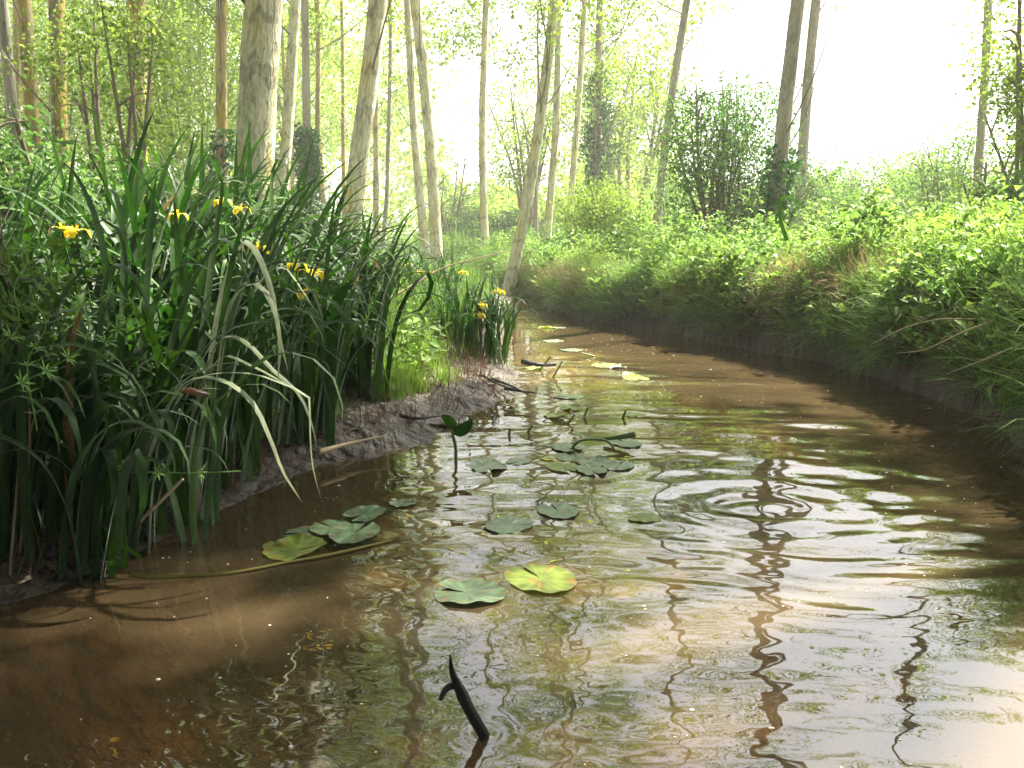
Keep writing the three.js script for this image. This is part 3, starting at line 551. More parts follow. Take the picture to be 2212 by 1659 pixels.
{ // single nettles that stand out of the undergrowth
  const geos = [0, 1].map((k) => { const P = [], I = [], C = []; for (let q = 0; q < 1; q++) { const n = 5, s = [0, 0.3, 0.5, 0.42, 0.22, 0]; for (let i = 0; i <= n; i++) for (const e of [-1, 0, 1]) { const t = i / n; P.push(t, -0.35 * t * t * (k ? 1 : 0.5) + Math.abs(e) * 0.07 * s[i] + 0.02 * (i % 2) * Math.abs(e), e * s[i]); const v = 0.9 + 0.15 * (i % 2); C.push(v, v, v); } for (let i = 0; i < n; i++) for (const e of [0, 1]) { const b = i * 3 + e; I.push(b, b + 1, b + 3, b + 1, b + 4, b + 3); } } return geom(P, I, null, C); });
  M.nettleStem = new THREE.MeshStandardMaterial({ color: new THREE.Color().setRGB(0.14, 0.17, 0.05), roughness: 0.8, name: 'nettle_stem' });
  M.nettleTop = leafMat('broad_nettle_leaf', 0.16, 0.28, 0.06, 0.4, { vertexColors: true, clearcoat: 0.3, clearcoatRoughness: 0.45 });
  const r = rng(414);
  for (let i = 0; i < 34; i++) {
    const z = -(2.9 + 6.2 * Math.pow(r(), 1.2)), dr = 0.3 + 0.9 * r(), x = rightX(z) + dr, H = 0.4 + 0.35 * r();
    const t = thing('nettle_plant', i % 2 ? 'nettle with broad leaves in stacked pairs rising from the right bank' : 'leafy nettle leaning toward the water from the right bank', 'nettle', V(x, height(x, z), z), 'nettles standing out of the right bank');
    const lean = V(-0.3 * r() - (i % 2 ? 0 : 0.15), 1, 0.2 * (r() - 0.3)).multiplyScalar(H), pts = [V(0, 0, 0), lean.clone().multiplyScalar(0.5).add(V(0.03, 0.02, 0)), lean];
    part('stem', tube(pts, (q) => 0.004 - 0.002 * q, 5, 8), M.nettleStem, t);
    const cv = new THREE.CatmullRomCurve3(pts);
    for (let k = 0; k < 7; k++) for (const s of [0, 1]) {
      const q = 0.3 + 0.7 * k / 6, m = part('leaf', geos[(k + i) % 2], M.nettleTop, t), L = (0.1 - 0.055 * Math.pow(k / 6, 2)) * (0.8 + 0.4 * r());
      m.position.copy(cv.getPointAt(Math.min(q, 1))); m.rotation.set((r() - 0.5) * 0.5, (k % 2) * 1.57 + s * 3.1416 + r() * 0.6 + i, 0.15 - 0.5 * r()); m.scale.set(L, L, L * 0.62);
    }
  }
}
// ---------------------------------------------------------------- irises
// a flat sword leaf along 3-D points; width(t) in metres, V-folded
function blade(pts, width, segs = 16, twist = 0, fold = 0.16, sideHint) {
  const cv = new THREE.CatmullRomCurve3(pts, false, 'centripetal'), P = [], U = [], I = [], len = cv.getLength();
  let side = null;
  for (let i = 0; i <= segs; i++) {
    const t = i / segs, p = cv.getPointAt(t), tan = cv.getTangentAt(t);
    if (!side) { side = sideHint ? sideHint.clone() : V().crossVectors(tan, V(0, 0, 1)); }
    side.addScaledVector(tan, -side.dot(tan)).normalize();
    const nrm = V().crossVectors(side, tan), a = twist * t, s2 = side.clone().multiplyScalar(Math.cos(a)).addScaledVector(nrm, Math.sin(a)), n2 = V().crossVectors(s2, tan), w = width(t) * 0.5;
    for (const k of [-1, 0, 1]) { const q = p.clone().addScaledVector(s2, k * w).addScaledVector(n2, Math.abs(k) * w * fold); P.push(q.x, q.y, q.z); U.push((k + 1) / 2, t * len * 1.5); }
    if (i) for (let k = 0; k < 2; k++) { const b = (i - 1) * 3 + k; I.push(b, b + 1, b + 3, b + 1, b + 4, b + 3); }
  }
  return geom(P, I, U);
}
const taper = (w) => (t) => w * (t < 0.15 ? 0.75 + 0.25 * (t / 0.15) : 1) * Math.pow(Math.max(0, 1 - Math.pow(t, 3.2)), 0.8) + 0.0006;
function swordPts(r, L, az, lean, bend, kink) {
  const pts = [V(0, 0, 0)], n = 9; let p = V(0, 0, 0), th = lean;
  for (let i = 1; i <= n; i++) { const t = i / n; th = lean + bend * Math.pow(t, 3.0) + (kink && t > kink ? 1.7 : 0); p = p.clone().add(V(Math.cos(az) * Math.sin(th), Math.cos(th), Math.sin(az) * Math.sin(th)).multiplyScalar(L / n)); pts.push(p); }
  return pts;
}
function flower(p, parent, r, s = 1) {
  const stemless = new THREE.Group(); stemless.name = 'flower'; stemless.position.copy(p); stemless.rotation.y = r() * 6; parent.add(stemless);
  for (let k = 0; k < 3; k++) {
    const a = (k / 3) * 6.2832, d = (q, y) => V(Math.cos(a) * q * s, y * s, Math.sin(a) * q * s);
    part('petal', blade([d(0, 0), d(0.022, 0.022), d(0.05, 0.018), d(0.068, -0.022)], (t) => s * (0.012 + 0.034 * Math.sin(Math.PI * clamp(t * 0.95, 0, 1))), 8, 0, 0.1, V(-Math.sin(a), 0, Math.cos(a))), M.petal, stemless);
    const b = a + 1.05, e = (q, y) => V(Math.cos(b) * q * s, y * s, Math.sin(b) * q * s);
    part('petal', blade([e(0, 0), e(0.008, 0.025), e(0.018, 0.045)], (t) => s * 0.014 * (1 - t * 0.5), 5, 0, 0.1, V(-Math.sin(b), 0, Math.cos(b))), M.petal, stemless);
  }
  part('flower_base', tube([V(0, -0.05 * s, 0), V(0, 0, 0)], () => 0.006 * s, 6, 3), M.iris[1], stemless);
}
function irisClump(pos, n, hgt, label, seed, opt = {}) {
  const r = rng(seed), t = thing('iris_plant', label, 'iris', pos, opt.group);
  for (let i = 0; i < n; i++) {
    const L = hgt * (0.62 + 0.5 * r()), lean = 0.02 + 0.26 * r(), az = opt.az !== undefined && r() < 0.5 ? opt.az + (r() - 0.5) * 1.4 : r() * 6.2832;
    const bend = r() < 0.3 ? 0.3 + 0.6 * r() : 1.0 + 2.1 * r(), kink = r() < 0.12 ? 0.6 + 0.25 * r() : 0;
    const w = (opt.w ?? 0.041) * (0.6 + 0.75 * r());
    const pts = swordPts(r, L, az, lean, bend, kink), sp = (opt.spread ?? 0.16), o = V((r() - 0.5) * 2 * sp, 0, (r() - 0.5) * 2 * sp);
    pts.forEach((p) => p.add(o));
    const g = blade(pts, taper(w), 14, (r() - 0.5) * 1.0, 0.18, V(-Math.sin(az), 0, Math.cos(az)));
    part('leaf', g, r() < 0.015 ? M.irisDry : M.iris[Math.floor(r() * 3)], t);
  }
  for (const f of opt.flowers ?? []) {
    const p = f.clone().sub(pos);
    part('flower_stem', tube([V(0, 0, 0), p.clone().multiplyScalar(0.6).add(V(0, 0.05, 0)), p.clone().add(V(0, -0.04, 0))], (q) => 0.006 - 0.002 * q, 6, 8), M.iris[1], t);
    flower(p, t, r, opt.fs ?? 1);
  }
  return t;
}
const IG = 'yellow flag irises of the dense left stand';
const stand = [];
{
  const r = rng(501);
  let tries = 0;
  while (stand.length < 58 && tries++ < 4000) {
    const z = -(2.2 + 4.3 * Math.pow(r(), 0.8)), mudw = -0.2 + 0.72 * smoothstep(-z, 2.9, 4.3), x = leftX(z) - mudw - 1.9 * Math.pow(r(), 0.9);
    const px = CX + (x / -z) * FOC;
    if (px < -220 || px > 790) continue;
    if (stand.some((q) => Math.hypot(q.x - x, q.z - z) < 0.2)) continue;
    stand.push(V(x, height(x, z) - 0.03, z));
  }
}
for (const [x, y] of [[20, 1130], [95, 1180], [-45, 1200], [10, 1060], [70, 1085], [-90, 1110]]) { const p = flat(x, y, 0.05); p.y = height(p.x, p.z) - 0.03; stand.push(p); }
stand.sort((a, b) => b.z - a.z);
const flowersAt = [[[135, 500, 3.2], [165, 505, 3.2]], [[480, 440, 4.2], [520, 455, 4.2]], [[640, 575, 3.9], [665, 590, 3.9], [690, 595, 4.0]], [[662, 636, 3.4]], [[560, 540, 3.6], [382, 470, 3.6]]];
const flowerLabels = ['iris with two yellow blooms at far left before dark leaves', 'iris with yellow blooms just below the thick pale trunk', 'iris with three ragged yellow blooms at right of the stand', 'iris with one yellow star-like bloom low at right of stand', 'iris with hidden yellow blooms in the middle of the stand'];
const claimed = new Map();
flowersAt.forEach((fl, i) => { const f = at(...fl[0]); let best = null, bd = 9; stand.forEach((s) => { if (claimed.has(s)) return; const dd = Math.hypot(s.x - f.x, s.z - f.z); if (dd < bd) { bd = dd; best = s; } }); claimed.set(best, i); });
stand.forEach((p, i) => {
  const k = claimed.get(p);
  irisClump(p, 28, lerp(1.2, 1.4, smoothstep(-p.z, 2.8, 4.2)) * (p.x / -p.z > -0.27 ? 0.9 : p.x / -p.z < -0.5 ? 0.84 : 1), k === undefined ? (p.z > -3 ? 'front-row iris rooted in the dark mud at the waterline of the left stand' : p.z > -4.4 ? 'iris in the middle rows of the dense left stand' : 'back-row iris of the left stand below the poplar trunks') : flowerLabels[k], 600 + i * 3, { group: IG, az: 0.2, fs: 0.75, flowers: k === undefined ? [] : flowersAt[k].map((f) => at(...f)) });
});
{ // the irises in front, with long leaves that bend over the water
  const hero = (name, label, basePx, baseD, leaves) => {
    const b = at(basePx, 1000, baseD), base = V(b.x, height(b.x, b.z) - 0.02, b.z), t = thing('iris_plant', label, 'iris', base, IG);
    for (const [pts, w, mat, seed] of leaves) {
      const q = pts.map(([x, y, d]) => at(x, y, d).sub(base));
      part('leaf', blade(q, (s) => w * Math.pow(Math.max(0, 1 - Math.pow(Math.abs(s * 1.06 - 0.06), 3)), 0.7) + 0.0008, 26, 0, 0.15, seed ?? V(0.3, 0.1, -1)), mat, t);
    }
  };
  const [A, B, C] = M.iris, W = M.irisPale;
  hero('iris_plant', 'iris with long pale leaf bent at right angle down to the water', 330, 2.75, [
    [[[250, 1180, 2.8], [300, 1010, 2.78], [360, 880, 2.74], [430, 815, 2.7], [540, 806, 2.66], [610, 828, 2.62], [662, 851, 2.6], [668, 858, 2.6], [670, 930, 2.6], [676, 1010, 2.62], [693, 1076, 2.64]], 0.018, W],
    [[[280, 1170, 2.82], [330, 960, 2.78], [400, 825, 2.7], [480, 820, 2.64], [545, 868, 2.6], [585, 950, 2.58], [612, 1020, 2.58], [652, 1084, 2.6]], 0.027, W],
    [[[330, 1150, 2.85], [370, 900, 2.8], [412, 808, 2.72], [424, 812, 2.7], [440, 860, 2.68], [480, 952, 2.66]], 0.018, B],
  ]);
  hero('iris_plant', 'iris with pale leaves arching over at the middle of stand', 430, 3.0, [
    [[[420, 1120, 3.0], [450, 800, 2.98], [490, 590, 2.92], [530, 520, 2.86], [562, 560, 2.8], [590, 640, 2.78], [602, 720, 2.77], [622, 800, 2.78]], 0.032, W],
    [[[440, 1120, 3.0], [470, 820, 2.95], [505, 640, 2.86], [555, 612, 2.8], [590, 660, 2.76], [604, 730, 2.75], [600, 828, 2.76]], 0.03, W],
    [[[400, 1120, 3.02], [430, 860, 2.98], [480, 730, 2.9], [530, 738, 2.82], [590, 800, 2.78], [645, 850, 2.76], [672, 910, 2.75], [684, 965, 2.76]], 0.022, W],
    [[[380, 1120, 3.02], [420, 880, 2.98], [480, 770, 2.9], [540, 788, 2.84], [610, 825, 2.8], [660, 852, 2.79]], 0.02, W],
    [[[450, 1110, 3.0], [480, 780, 2.95], [515, 620, 2.86], [536, 612, 2.82], [541, 640, 2.8], [542, 700, 2.8], [545, 770, 2.82]], 0.034, B],
    [[[460, 1110, 3.05], [500, 820, 3.0], [560, 610, 2.94], [610, 575, 2.9], [655, 630, 2.88], [672, 655, 2.88]], 0.022, W],
  ]);
  hero('iris_plant', 'iris with bluish leaves drooping at the right of stand', 600, 3.6, [
    [[[600, 960, 3.6], [630, 750, 3.55], [655, 665, 3.5], [680, 672, 3.46], [698, 730, 3.44], [694, 800, 3.44], [722, 905, 3.45]], 0.032, C],
    [[[590, 960, 3.6], [610, 700, 3.6], [640, 560, 3.5], [690, 500, 3.45], [780, 450, 3.45], [812, 425, 3.5]], 0.032, A],
    [[[620, 960, 3.7], [650, 700, 3.7], [690, 560, 3.7], [750, 500, 3.7], [840, 500, 3.7], [930, 497, 3.75]], 0.026, A],
    [[[610, 960, 3.7], [660, 720, 3.7], [720, 570, 3.7], [790, 520, 3.7], [850, 590, 3.7], [862, 660, 3.7]], 0.024, A],
    [[[600, 960, 3.8], [640, 700, 3.8], [700, 520, 3.8], [760, 470, 3.8], [812, 510, 3.8], [822, 560, 3.8]], 0.024, B],
    [[[560, 950, 3.7], [580, 700, 3.7], [585, 430, 3.7], [590, 360, 3.68], [604, 338, 3.66], [622, 345, 3.64], [618, 395, 3.64]], 0.05, B],
    [[[540, 950, 3.6], [560, 650, 3.6], [600, 470, 3.55], [660, 400, 3.5], [718, 372, 3.5]], 0.046, A],
  ]);
  hero('iris_plant', 'iris with broad blue-green leaves drooping at the far left', 200, 2.7, [
    [[[190, 1150, 2.75], [210, 800, 2.72], [225, 620, 2.68], [245, 570, 2.65], [285, 590, 2.62], [315, 650, 2.6], [328, 690, 2.6]], 0.032, C],
    [[[170, 1150, 2.7], [150, 900, 2.66], [145, 740, 2.6], [165, 695, 2.56], [190, 730, 2.53], [203, 800, 2.52], [212, 925, 2.52]], 0.034, C],
    [[[150, 1150, 2.7], [130, 900, 2.66], [135, 760, 2.6], [160, 715, 2.55], [190, 775, 2.52], [212, 840, 2.51], [222, 905, 2.51]], 0.026, C],
    [[[130, 1150, 2.7], [60, 800, 2.62], [30, 640, 2.55], [35, 585, 2.5], [80, 600, 2.46], [130, 645, 2.44], [168, 680, 2.44]], 0.03, C],
    [[[120, 1150, 2.7], [50, 820, 2.62], [20, 660, 2.55], [40, 600, 2.5], [90, 630, 2.46], [120, 690, 2.44], [138, 745, 2.44]], 0.032, C],
    [[[220, 1150, 2.8], [260, 800, 2.78], [270, 560, 2.74], [250, 490, 2.7], [215, 475, 2.68], [140, 570, 2.7]], 0.02, A],
    [[[250, 1150, 2.9], [240, 700, 2.9], [205, 470, 2.86], [150, 360, 2.82], [128, 345, 2.8]], 0.05, A],
    [[[260, 1150, 3.0], [265, 700, 3.0], [262, 480, 2.96], [240, 405, 2.92], [222, 400, 2.9], [214, 430, 2.88]], 0.05, C],
    [[[290, 1150, 3.0], [310, 700, 3.0], [325, 500, 2.98], [330, 420, 2.96], [316, 394, 2.94]], 0.046, A],
    [[[400, 1100, 3.2], [440, 700, 3.2], [468, 480, 3.15], [480, 400, 3.1], [470, 372, 3.05]], 0.056, C],
    [[[300, 1100, 3.0], [380, 700, 3.0], [440, 560, 2.95], [478, 515, 2.9], [505, 530, 2.86], [530, 590, 2.85], [556, 650, 2.85]], 0.04, C],
  ]);
}
// the irises in the middle distance
[[1040, 762, 0.85, 30, 'bright iris clump with yellow blooms beside the mud spit', [[1040, 662, 6.9], [1036, 683, 6.9], [1078, 632, 7.1]]], [985, 735, 0.8, 22, 'iris clump half hidden left of the bright iris clump', []], [930, 700, 0.9, 22, 'far iris clump with blooms below the crooked branch', [[880, 575, 8.6], [905, 590, 8.6], [1000, 590, 9]]], [890, 690, 0.9, 22, 'far iris clump behind the end of the stand', []], [1075, 690, 0.6, 16, 'small iris tuft at the water beyond the mud spit', []], [960, 665, 0.85, 20, 'farthest iris clump in the sunlit grass left of stream', [[960, 600, 10], [935, 590, 10]]]].forEach(([px, py, h, n, label, fl], i) => {
  const p = flat(px, py, 0.1); p.y = height(p.x, p.z) - 0.03;
  irisClump(p, n * 2, h, label, 900 + i * 5, { group: 'iris clumps along the far left bank', spread: 0.2, w: 0.026, flowers: fl.map((f) => at(f[0], f[1], -p.z - 0.05)), fs: 0.85 });
});

// ---------------------------------------------------------------- cleavers: stems with whorls of narrow leaves
function cleavers(label, path, seed, step = 0.09) {
  const r = rng(seed), pts = path.map((p) => at(...p)), base = pts[0].clone(), t = thing('cleavers_plant', label, 'weed', base, 'cleavers scrambling over the irises');
  pts.forEach((p) => p.sub(base));
  part('stem', tube(pts, () => 0.0022, 5, 24), M.grass2, t);
  const cv = new THREE.CatmullRomCurve3(pts), L = cv.getLength();
  for (let s = step * 0.7; s < L; s += step * (0.8 + 0.4 * r())) {
    const p = cv.getPointAt(s / L), tan = cv.getTangentAt(s / L), a0 = V().crossVectors(tan, unit(r)).normalize(), b0 = V().crossVectors(tan, a0), P = [], I = [], C = [];
    for (let k = 0; k < 7; k++) { const a = (k / 7) * 6.2832, d = a0.clone().multiplyScalar(Math.cos(a)).addScaledVector(b0, Math.sin(a)).addScaledVector(tan, 0.35).normalize(); pushLeaf(P, I, C, p, d, tan, 0.042 * (0.7 + 0.5 * r()), 0.008, 1, 0.1); }
    part('leaf_whorl', geom(P, I, null, C), M.grass2, t);
  }
}
M.grass2 = leafMat('cleavers_green', 0.16, 0.32, 0.07, 0.4);
cleavers('cleavers stem running level above the mud with small whorls', [[190, 1025, 2.6], [300, 1020, 2.55], [420, 1022, 2.5], [520, 1018, 2.5]], 1, 0.14);
cleavers('cleavers stem bent like an elbow at the left edge', [[0, 845, 2.2], [110, 795, 2.2], [185, 740, 2.2], [190, 690, 2.2], [160, 640, 2.25]], 2);
cleavers('cleavers tangle high at the left edge', [[-10, 760, 2.3], [40, 700, 2.3], [30, 620, 2.3], [60, 560, 2.35], [20, 500, 2.4], [40, 440, 2.4]], 3);
cleavers('cleavers stem with open whorls among the dark leaves', [[200, 800, 2.6], [240, 720, 2.55], [270, 700, 2.5], [290, 660, 2.5], [230, 630, 2.5]], 4, 0.07);
cleavers('cleavers stem climbing beside the left iris leaves', [[80, 930, 2.3], [60, 780, 2.3], [100, 700, 2.3], [70, 640, 2.3], [110, 600, 2.35], [80, 520, 2.4]], 5, 0.07);
cleavers('cleavers sprig standing before the thick pale trunk', [[470, 520, 3.2], [490, 455, 3.2], [530, 430, 3.2], [560, 425, 3.2]], 6);
cleavers('cleavers sprawling over nettles at the right picture edge', [[2110, 620, 4.2], [2150, 560, 4.1], [2190, 600, 4.0], [2215, 640, 4.0]], 7);

// ---------------------------------------------------------------- water lilies
function padGeo(rad, seed, curl = 0) {
  const r = rng(seed), nA = 56, nR = 8, P = [0, 0, 0], C = [0.9, 0.9, 0.9], I = [], ph = r() * 6;
  for (let i = 1; i <= nR; i++) for (let j = 0; j <= nA; j++) {
    const a = lerp(0.16, 6.2832 - 0.16, j / nA), q = i / nR, nk = Math.min(a, 6.2832 - a), lobe = 1 - 0.14 * Math.exp(-nk * 2.2) + 0.015 * Math.sin(a * 7 + ph) + 0.09 * N(Math.cos(a) * 1.3 + seed, Math.sin(a) * 1.3, 2), rr = rad * q * lobe;
    const y = 0.003 + 0.02 * rad * Math.sin(a * 3 + ph) * q + curl * rad * q * q * q * Math.max(0, Math.sin(a * 1.5 + ph)) + 0.02 * rad * Math.sin(a * 9 + ph) * q * q + (0.05 + curl * 0.3) * rad * Math.pow(q, 6) * Math.max(0, N(Math.cos(a) * 1.6 + seed, Math.sin(a) * 1.6) + 0.2);
    P.push(Math.cos(a) * rr * 1.12, y, Math.sin(a) * rr * 0.9);
    const v = 0.75 + 0.4 * Math.pow(Math.abs(Math.cos(a * 8 + ph)), 12) + 0.5 * fbm(Math.cos(a) * q * 2.5 + seed, Math.sin(a) * q * 2.5, 1, 3), br = smoothstep(fbm(Math.cos(a) * q * 3 + seed * 3, Math.sin(a) * q * 3, 4, 3) + 0.35 * q * q, 0.45, 0.6); C.push(v * (1 + 0.5 * br), v * (1 - 0.25 * br), v * (1 - 0.3 * br));
  }
  const id = (i, j) => 1 + (i - 1) * (nA + 1) + j;
  for (let j = 0; j < nA; j++) I.push(0, id(1, j + 1), id(1, j));
  for (let i = 1; i < nR; i++) for (let j = 0; j < nA; j++) I.push(id(i, j), id(i, j + 1), id(i + 1, j), id(i, j + 1), id(i + 1, j + 1), id(i + 1, j));
  return geom(P, I, null, C);
}
M.pad = leafMat('lily_pad', 0.12, 0.19, 0.09, 0.15, { vertexColors: true, clearcoat: 0.8, clearcoatRoughness: 0.25 });
M.padYellow = leafMat('lily_pad_yellow', 0.2, 0.27, 0.03, 0.3, { vertexColors: true, clearcoat: 0.6, clearcoatRoughness: 0.25 });
const PG = 'water lily pads afloat on the stream';
function pad(px, py, wpx, label, mat = M.pad, curl = 0, turn = 1) {
  const p = flat(px, py), rad = (wpx / FOC) * Math.hypot(p.z, EYE) * 0.47;
  const m = single('lily_pad', padGeo(rad, px + py, curl), mat, label, 'lily pad', PG);
  m.position.set(p.x, wave(p.x, p.z) + 0.001, p.z); m.rotation.y = turn; return m;
}
pad(664, 1152, 98, 'leftmost lily pad of the four overlapping near the mossy branch', M.pad, 0, 3.4);
pad(718, 1147, 104, 'lily pad in the middle of the overlapping four', M.pad, 0, 2.4).position.y += 0.008;
pad(787, 1120, 104, 'farthest lily pad of the overlapping four, split at its tip', M.pad, 0.12, 4.2).position.y += 0.014;
pad(766, 1165, 122, 'nearest lily pad of the overlapping four', M.pad, 0.05, 1.2).position.y += 0.02;
pad(640, 1190, 130, 'torn yellow-green lily leaf lying on the mossy branch', M.padYellow, 0.22, 0.4);
pad(600, 1180, 70, 'half sunk yellow lily leaf left of the torn one', M.padYellow, 0, 2);
pad(1010, 1282, 150, 'bright lily pad alone in mid-stream before the larger sunken leaf', M.pad, 0.1, 2.9);
pad(1168, 1250, 165, 'large half sunken lily leaf right of the bright lone pad', M.padYellow, 0.02, 2.2);
pad(1278, 1018, 78, 'round pale lily pad below the arched stalk', M.pad, 0.08, 5);
pad(1120, 997, 60, 'flat pale lily pad right of the sky reflection', M.pad, 0, 4);
pad(872, 1088, 58, 'small lily pad afloat right of the four pads', M.pad, 0.1, 0.5);
pad(1205, 1103, 100, 'wide dull lily pad in the rippled middle', M.pad, 0, 2);
pad(1100, 1135, 110, 'faint lily pad left of the wide dull pad', M.pad, 0, 1);
pad(1390, 1120, 70, 'small wet lily pad right of the wide dull pad', M.padYellow, 0, 3);
pad(1350, 958, 80, 'lily pad under the rolled leaf', M.pad, 0, 2);
pad(950, 915, 90, 'lily pad beside the upright rolled leaf at the mud edge', M.pad, 0.15, 2);
pad(1310, 790, 70, 'sunlit lily pad left of the shining white pad', M.padYellow, 0, 2);
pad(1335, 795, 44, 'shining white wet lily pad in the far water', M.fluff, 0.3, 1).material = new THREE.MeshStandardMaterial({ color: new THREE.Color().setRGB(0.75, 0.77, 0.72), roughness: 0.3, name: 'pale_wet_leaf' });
{
  const r = rng(88);
  for (let i = 0; i < 16; i++) {
    const py = 700 + 360 * Math.pow(r(), 0.9), c = 1230 + (py - 700) * 0.1, px = c + (r() - 0.5) * (180 + (py - 700) * 0.75);
    const p = flat(px, py); if (p.x < leftX(p.z) + 0.12 || p.x > rightX(p.z) - 0.5) continue;
    const ye = r() < 0.3;
    pad(px, py, (0.13 + 0.12 * r()) / Math.hypot(p.z, EYE) * FOC, (ye ? 'yellowish lily pad ' : 'green lily pad ') + (py < 790 ? 'in the far narrow water beyond the mud spit' : py < 900 ? 'in the drift abreast of the mud spit' : 'in the near drift around the arched stalk'), ye ? M.padYellow : M.pad, r() < 0.25 ? 0.2 : 0, r() * 6);
  }
  const geos = [];                                              // leaves hanging below the surface
  for (let i = 0; i < 420; i++) {
    const z = -(2.45 + 5.5 * Math.pow(r(), 1.3)), x = lerp(-0.5, 0.55, r()) + 0.1 * (-z - 3) * 0.6 * r(); if (x < leftX(z) + 0.1 || x > rightX(z) - 0.3) continue;
    const g = padGeo(0.05 + 0.07 * r(), i * 13 + 5, 0.03); g.scale(0.6 + 0.7 * r(), 1, 0.5 + 0.8 * r()); g.rotateX((r() - 0.5) * 0.1); g.rotateY(r() * 6); g.translate(x, wave(x, z) - 0.012 - 0.012 * r(), z); geos.push(g);
  }
  tag(single('sunken_leaves', mergeGeometries(geos), leafMat('sunken_lily_leaf', 0.6, 0.72, 0.12, 0.2, { vertexColors: true })), 'crumpled yellow-green leaves hanging just below the water surface', 'water weed', null, 'stuff');
}
{ // stalks, rolled leaves and twigs in the water
  const G2 = 'stalks and rolled lily leaves standing out of the water';
  const rod = (name, label, cat, pts, r0, r1, mat, group, lump = 0.1) => { const q = pts.map((p) => (p.length > 2 ? at(...p) : flat(...p))), b = q[0].clone(); q.forEach((p) => p.sub(b)); const m = single(name, tube(q, (t) => lerp(r0, r1, t), 8, 24, lump, b.x * 9), mat, label, cat, group); m.position.copy(b); return m; };
  M.green = new THREE.MeshStandardMaterial({ color: new THREE.Color().setRGB(0.1, 0.15, 0.04), roughness: 0.45, name: 'wet_green_stalk' });
  rod('lily_stalk', 'dark lily stalk arched in a low hoop over the water', 'stalk', [[1235, 968], [1255, 952, 4.02], [1285, 949, 4.0], [1315, 955, 3.98], [1330, 975, 3.96]], 0.007, 0.006, M.green, G2);
  rod('rolled_leaf', 'rolled green lily leaf lying level right of the hoop', 'rolled leaf', [[1305, 948, 4.18], [1345, 943, 4.16], [1372, 938, 4.14]], 0.01, 0.017, M.green, G2);
  const up = thing('rolled_lily_leaf', 'upright rolled lily leaf on a bent stalk at mud edge', 'rolled leaf', at(985, 1000, 3.87), G2), o = up.position;
  const rel = (l) => l.map((p) => at(...p).sub(o));
  part('stalk', tube(rel([[985, 1003, 3.87], [984, 965, 3.87], [978, 935, 3.87], [982, 920, 3.87]]), () => 0.008, 7, 12), M.green, up);
  part('leaf', blade(rel([[986, 925, 3.86], [970, 905, 3.86], [952, 898, 3.88]]), (t) => 0.055 * Math.sin(Math.PI * clamp(t * 0.9 + 0.1, 0, 1)), 10, 0.5, 0.7), M.iris[1], up);
  part('leaf', blade(rel([[980, 935, 3.87], [1005, 925, 3.86], [1020, 905, 3.88]]), (t) => 0.06 * Math.sin(Math.PI * clamp(t * 0.9 + 0.1, 0, 1)), 10, 0.5, 0.6), M.iris[0], up);
  [[1225, 918, 1242, 895], [1140, 935, 1150, 918], [1195, 815, 1215, 780], [1165, 800, 1190, 770], [1262, 900, 1270, 880], [1345, 905, 1352, 885], [1100, 940, 1102, 925], [1285, 770, 1255, 762]].forEach(([a, b, c, d], i) => { const p = flat(a, b); rod('broken_stalk', ['short dark stalk slanting from water right of the rolled leaf', 'tiny dark stalk stub left of the slanting stalk', 'slanting stalk beyond the end of mud spit', 'longer stalk leaning out beside mud spit', 'stub of stalk among the mid-stream pads', 'stub of stalk above the level rolled leaf', 'tiny stub near the upright rolled leaf', 'flat pale stalk by the far lily pads'][i], 'stalk', [[a, b], [(a + c) / 2, (b + d) / 2, -p.z], [c, d, -p.z]], 0.008, 0.006, M.green, G2); });
  const tw = thing('dead_twig', 'black forked twig sticking up out of the water in front', 'twig', flat(1045, 1590)), b = tw.position, D = -b.z, rl = (l) => l.map((p) => at(...p).sub(b));
  part('stem', tube(rl([[1062, 1620, D], [1045, 1588, D], [1015, 1535, D - 0.01], [988, 1480, D - 0.02], [976, 1450, D - 0.02], [972, 1414, D - 0.02]]), (t) => (t < 0.6 ? 0.0115 : t < 0.75 ? lerp(0.0125, 0.008, (t - 0.6) / 0.15) : lerp(0.008, 0.0012, (t - 0.75) / 0.25)), 14, 60, 0.7, 3), M.rot, tw);
  part('side_shoot', tube(rl([[987, 1478, D - 0.02], [968, 1484, D - 0.03], [958, 1496, D - 0.04], [951, 1512, D - 0.04]]), (t) => lerp(0.008, 0.004, t), 9, 16, 0.3, 7), M.rot, tw);
  M.moss = new THREE.MeshStandardMaterial({ color: new THREE.Color().setRGB(0.17, 0.15, 0.035), roughness: 0.95, name: 'lichened_twig' });
  const mb = rod('mossy_branch', 'thin yellow mossy branch afloat left of lily pads', 'branch', [[283, 1244], [340, 1250], [400, 1247], [470, 1244], [540, 1234], [620, 1218], [690, 1206], [760, 1192], [845, 1172]], 0.006, 0.0035, M.moss, null, 1.6);
  mb.position.y += 0.006;
  rod('sunken_stick', 'dark stick lying on the water beyond the mud spit', 'stick', [[1130, 782], [1160, 790], [1200, 788]], 0.025, 0.015, M.rot, null, 0.3).position.y += 0.01;
  [[[1062, 825], [1100, 838], [1140, 858]], [[1040, 815], [1075, 835], [1120, 850]], [[1090, 845], [1130, 852], [1160, 856]], [[865, 905], [900, 912], [950, 906]], [[690, 985], [760, 965], [830, 950]]].forEach((l, i) => { rod('mud_stick', ['longest dark stick on the tip of the mud spit', 'stick beside the longest one on the mud spit', 'stick at the waterline of the mud spit', 'dark rotten stick on wet mud before the grass', 'thin pale stick on the dark mud near irises'][i], 'stick', l.map((p) => { const q = flat(p[0], p[1], 0.06); const pr = q.clone(); return [p[0], p[1], -pr.z]; }), 0.012, 0.004, i === 4 ? M.dryStalk : M.rot, null, 0.3).position.y += 0.02; });
  const dry = 'dead stalks over the right bank';
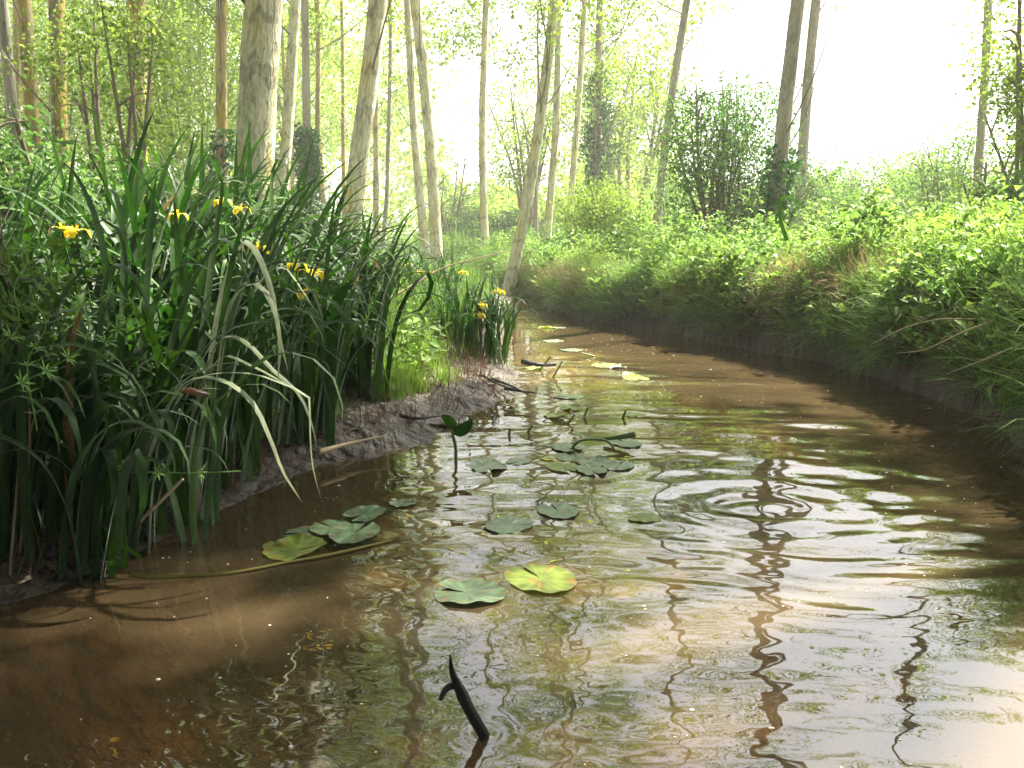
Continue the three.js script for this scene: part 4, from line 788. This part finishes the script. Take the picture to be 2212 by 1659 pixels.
  rod('dead_stalk', 'upper pale dead stalk arching from the right bank', 'stalk', [[2110, 690, 4.6], [2030, 690, 4.6], [1960, 706, 4.6], [1915, 727, 4.6], [1885, 742, 4.6]], 0.005, 0.002, M.dryStalk, dry);
  rod('dead_stalk', 'lower pale dead stalk under the upper arching one', 'stalk', [[2150, 690, 4.4], [2070, 722, 4.4], [1995, 756, 4.4], [1935, 763, 4.4]], 0.005, 0.002, M.dryStalk, dry);
  rod('dead_stalk', 'dead stalk slanting down at the right picture edge', 'stalk', [[2225, 735, 4.0], [2130, 775, 4.0], [2045, 808, 4.0]], 0.005, 0.002, M.dryStalk, dry);
  rod('bare_branch', 'bare reddish branch slanting up across the far irises', 'branch', [[800, 668, 6.2], [900, 612, 6.4], [960, 578, 6.5], [1040, 556, 6.6], [1110, 540, 6.7]], 0.012, 0.003, M.dryStalk, null, 0.2);
  rod('cut_reed', 'yellow broken reed stem leaning in the dark iris bases', 'reed', [[255, 1205, 2.75], [300, 1130, 2.7], [350, 1080, 2.65], [395, 1035, 2.65]], 0.008, 0.005, M.dryStalk, null);
}
{ // a single reed arching over the top of the right bank
  const q = [[1700, 520, 7], [1685, 470, 7], [1690, 425, 7], [1715, 428, 6.95], [1745, 455, 6.9], [1762, 485, 6.9]].map((p) => at(...p)), b = q[0].clone(); q.forEach((p) => p.sub(b));
  single('reed_blade', blade(q, (t) => 0.035 * (1 - 0.7 * t * t), 14, 0, 0.2), M.iris[1], 'single broad reed blade arching above the right bank', 'reed').position.copy(b);
}
{ // a bent green blade lying into the water, the flying insect and drifting fluff
  const q = [[205, 1135, 2.62], [240, 1160, 2.58], [305, 1204, 2.52]].map((p) => at(...p)), b = q[0].clone(); q.forEach((p) => p.sub(b));
  single('fallen_blade', blade(q, (t) => 0.02 * (1 - 0.3 * t), 8, 0, 0.2), M.iris[1], 'single green blade dipping into dark water at lower left', 'leaf').position.copy(b);
  const ins = thing('flying_insect', 'small brown insect in flight before the dark iris leaves', 'insect', at(425, 848, 2.2));
  const brown = new THREE.MeshStandardMaterial({ color: new THREE.Color().setRGB(0.22, 0.1, 0.04), roughness: 0.6, name: 'insect_body' }), wing = leafMat('insect_wing', 0.6, 0.58, 0.55, 0.4);
  part('body', tube([V(-0.045, 0.003, 0), V(-0.02, 0.006, 0), V(0, 0, 0), V(0.035, -0.003, 0)], (t) => 0.002 + 0.0075 * Math.sin(Math.PI * t), 8, 14), brown, ins);
  for (const s of [-1, 1]) part('wing', blade([V(-0.01, 0.005, 0.003 * s), V(0.02, 0.007, 0.025 * s), V(0.055, 0.002, 0.04 * s)], (t) => 0.014 * Math.sin(Math.PI * clamp(t * 0.9 + 0.1, 0, 1)), 8, 0, 0, V(0, 0.2, 1)), wing, ins);
  const r = rng(5), geos = [];
  for (let i = 0; i < 520; i++) {
    const z = -(1.35 + 9 * Math.pow(r(), 1.4)), x = lerp(leftX(z) + 0.05, rightX(z) - 0.05, r()), s = 0.0016 + 0.0035 * Math.pow(r(), 4), g = new THREE.IcosahedronGeometry(s, 0);
    g.scale(1 + r(), 0.5, 1); g.translate(x, wave(x, z) + 0.001, z); geos.push(g);
  }
  tag(single('seed_fluff', mergeGeometries(geos), M.fluff), 'tiny white specks of seed fluff drifting on the water', 'fluff', null, 'stuff');
}
renderer.render(scene, camera);
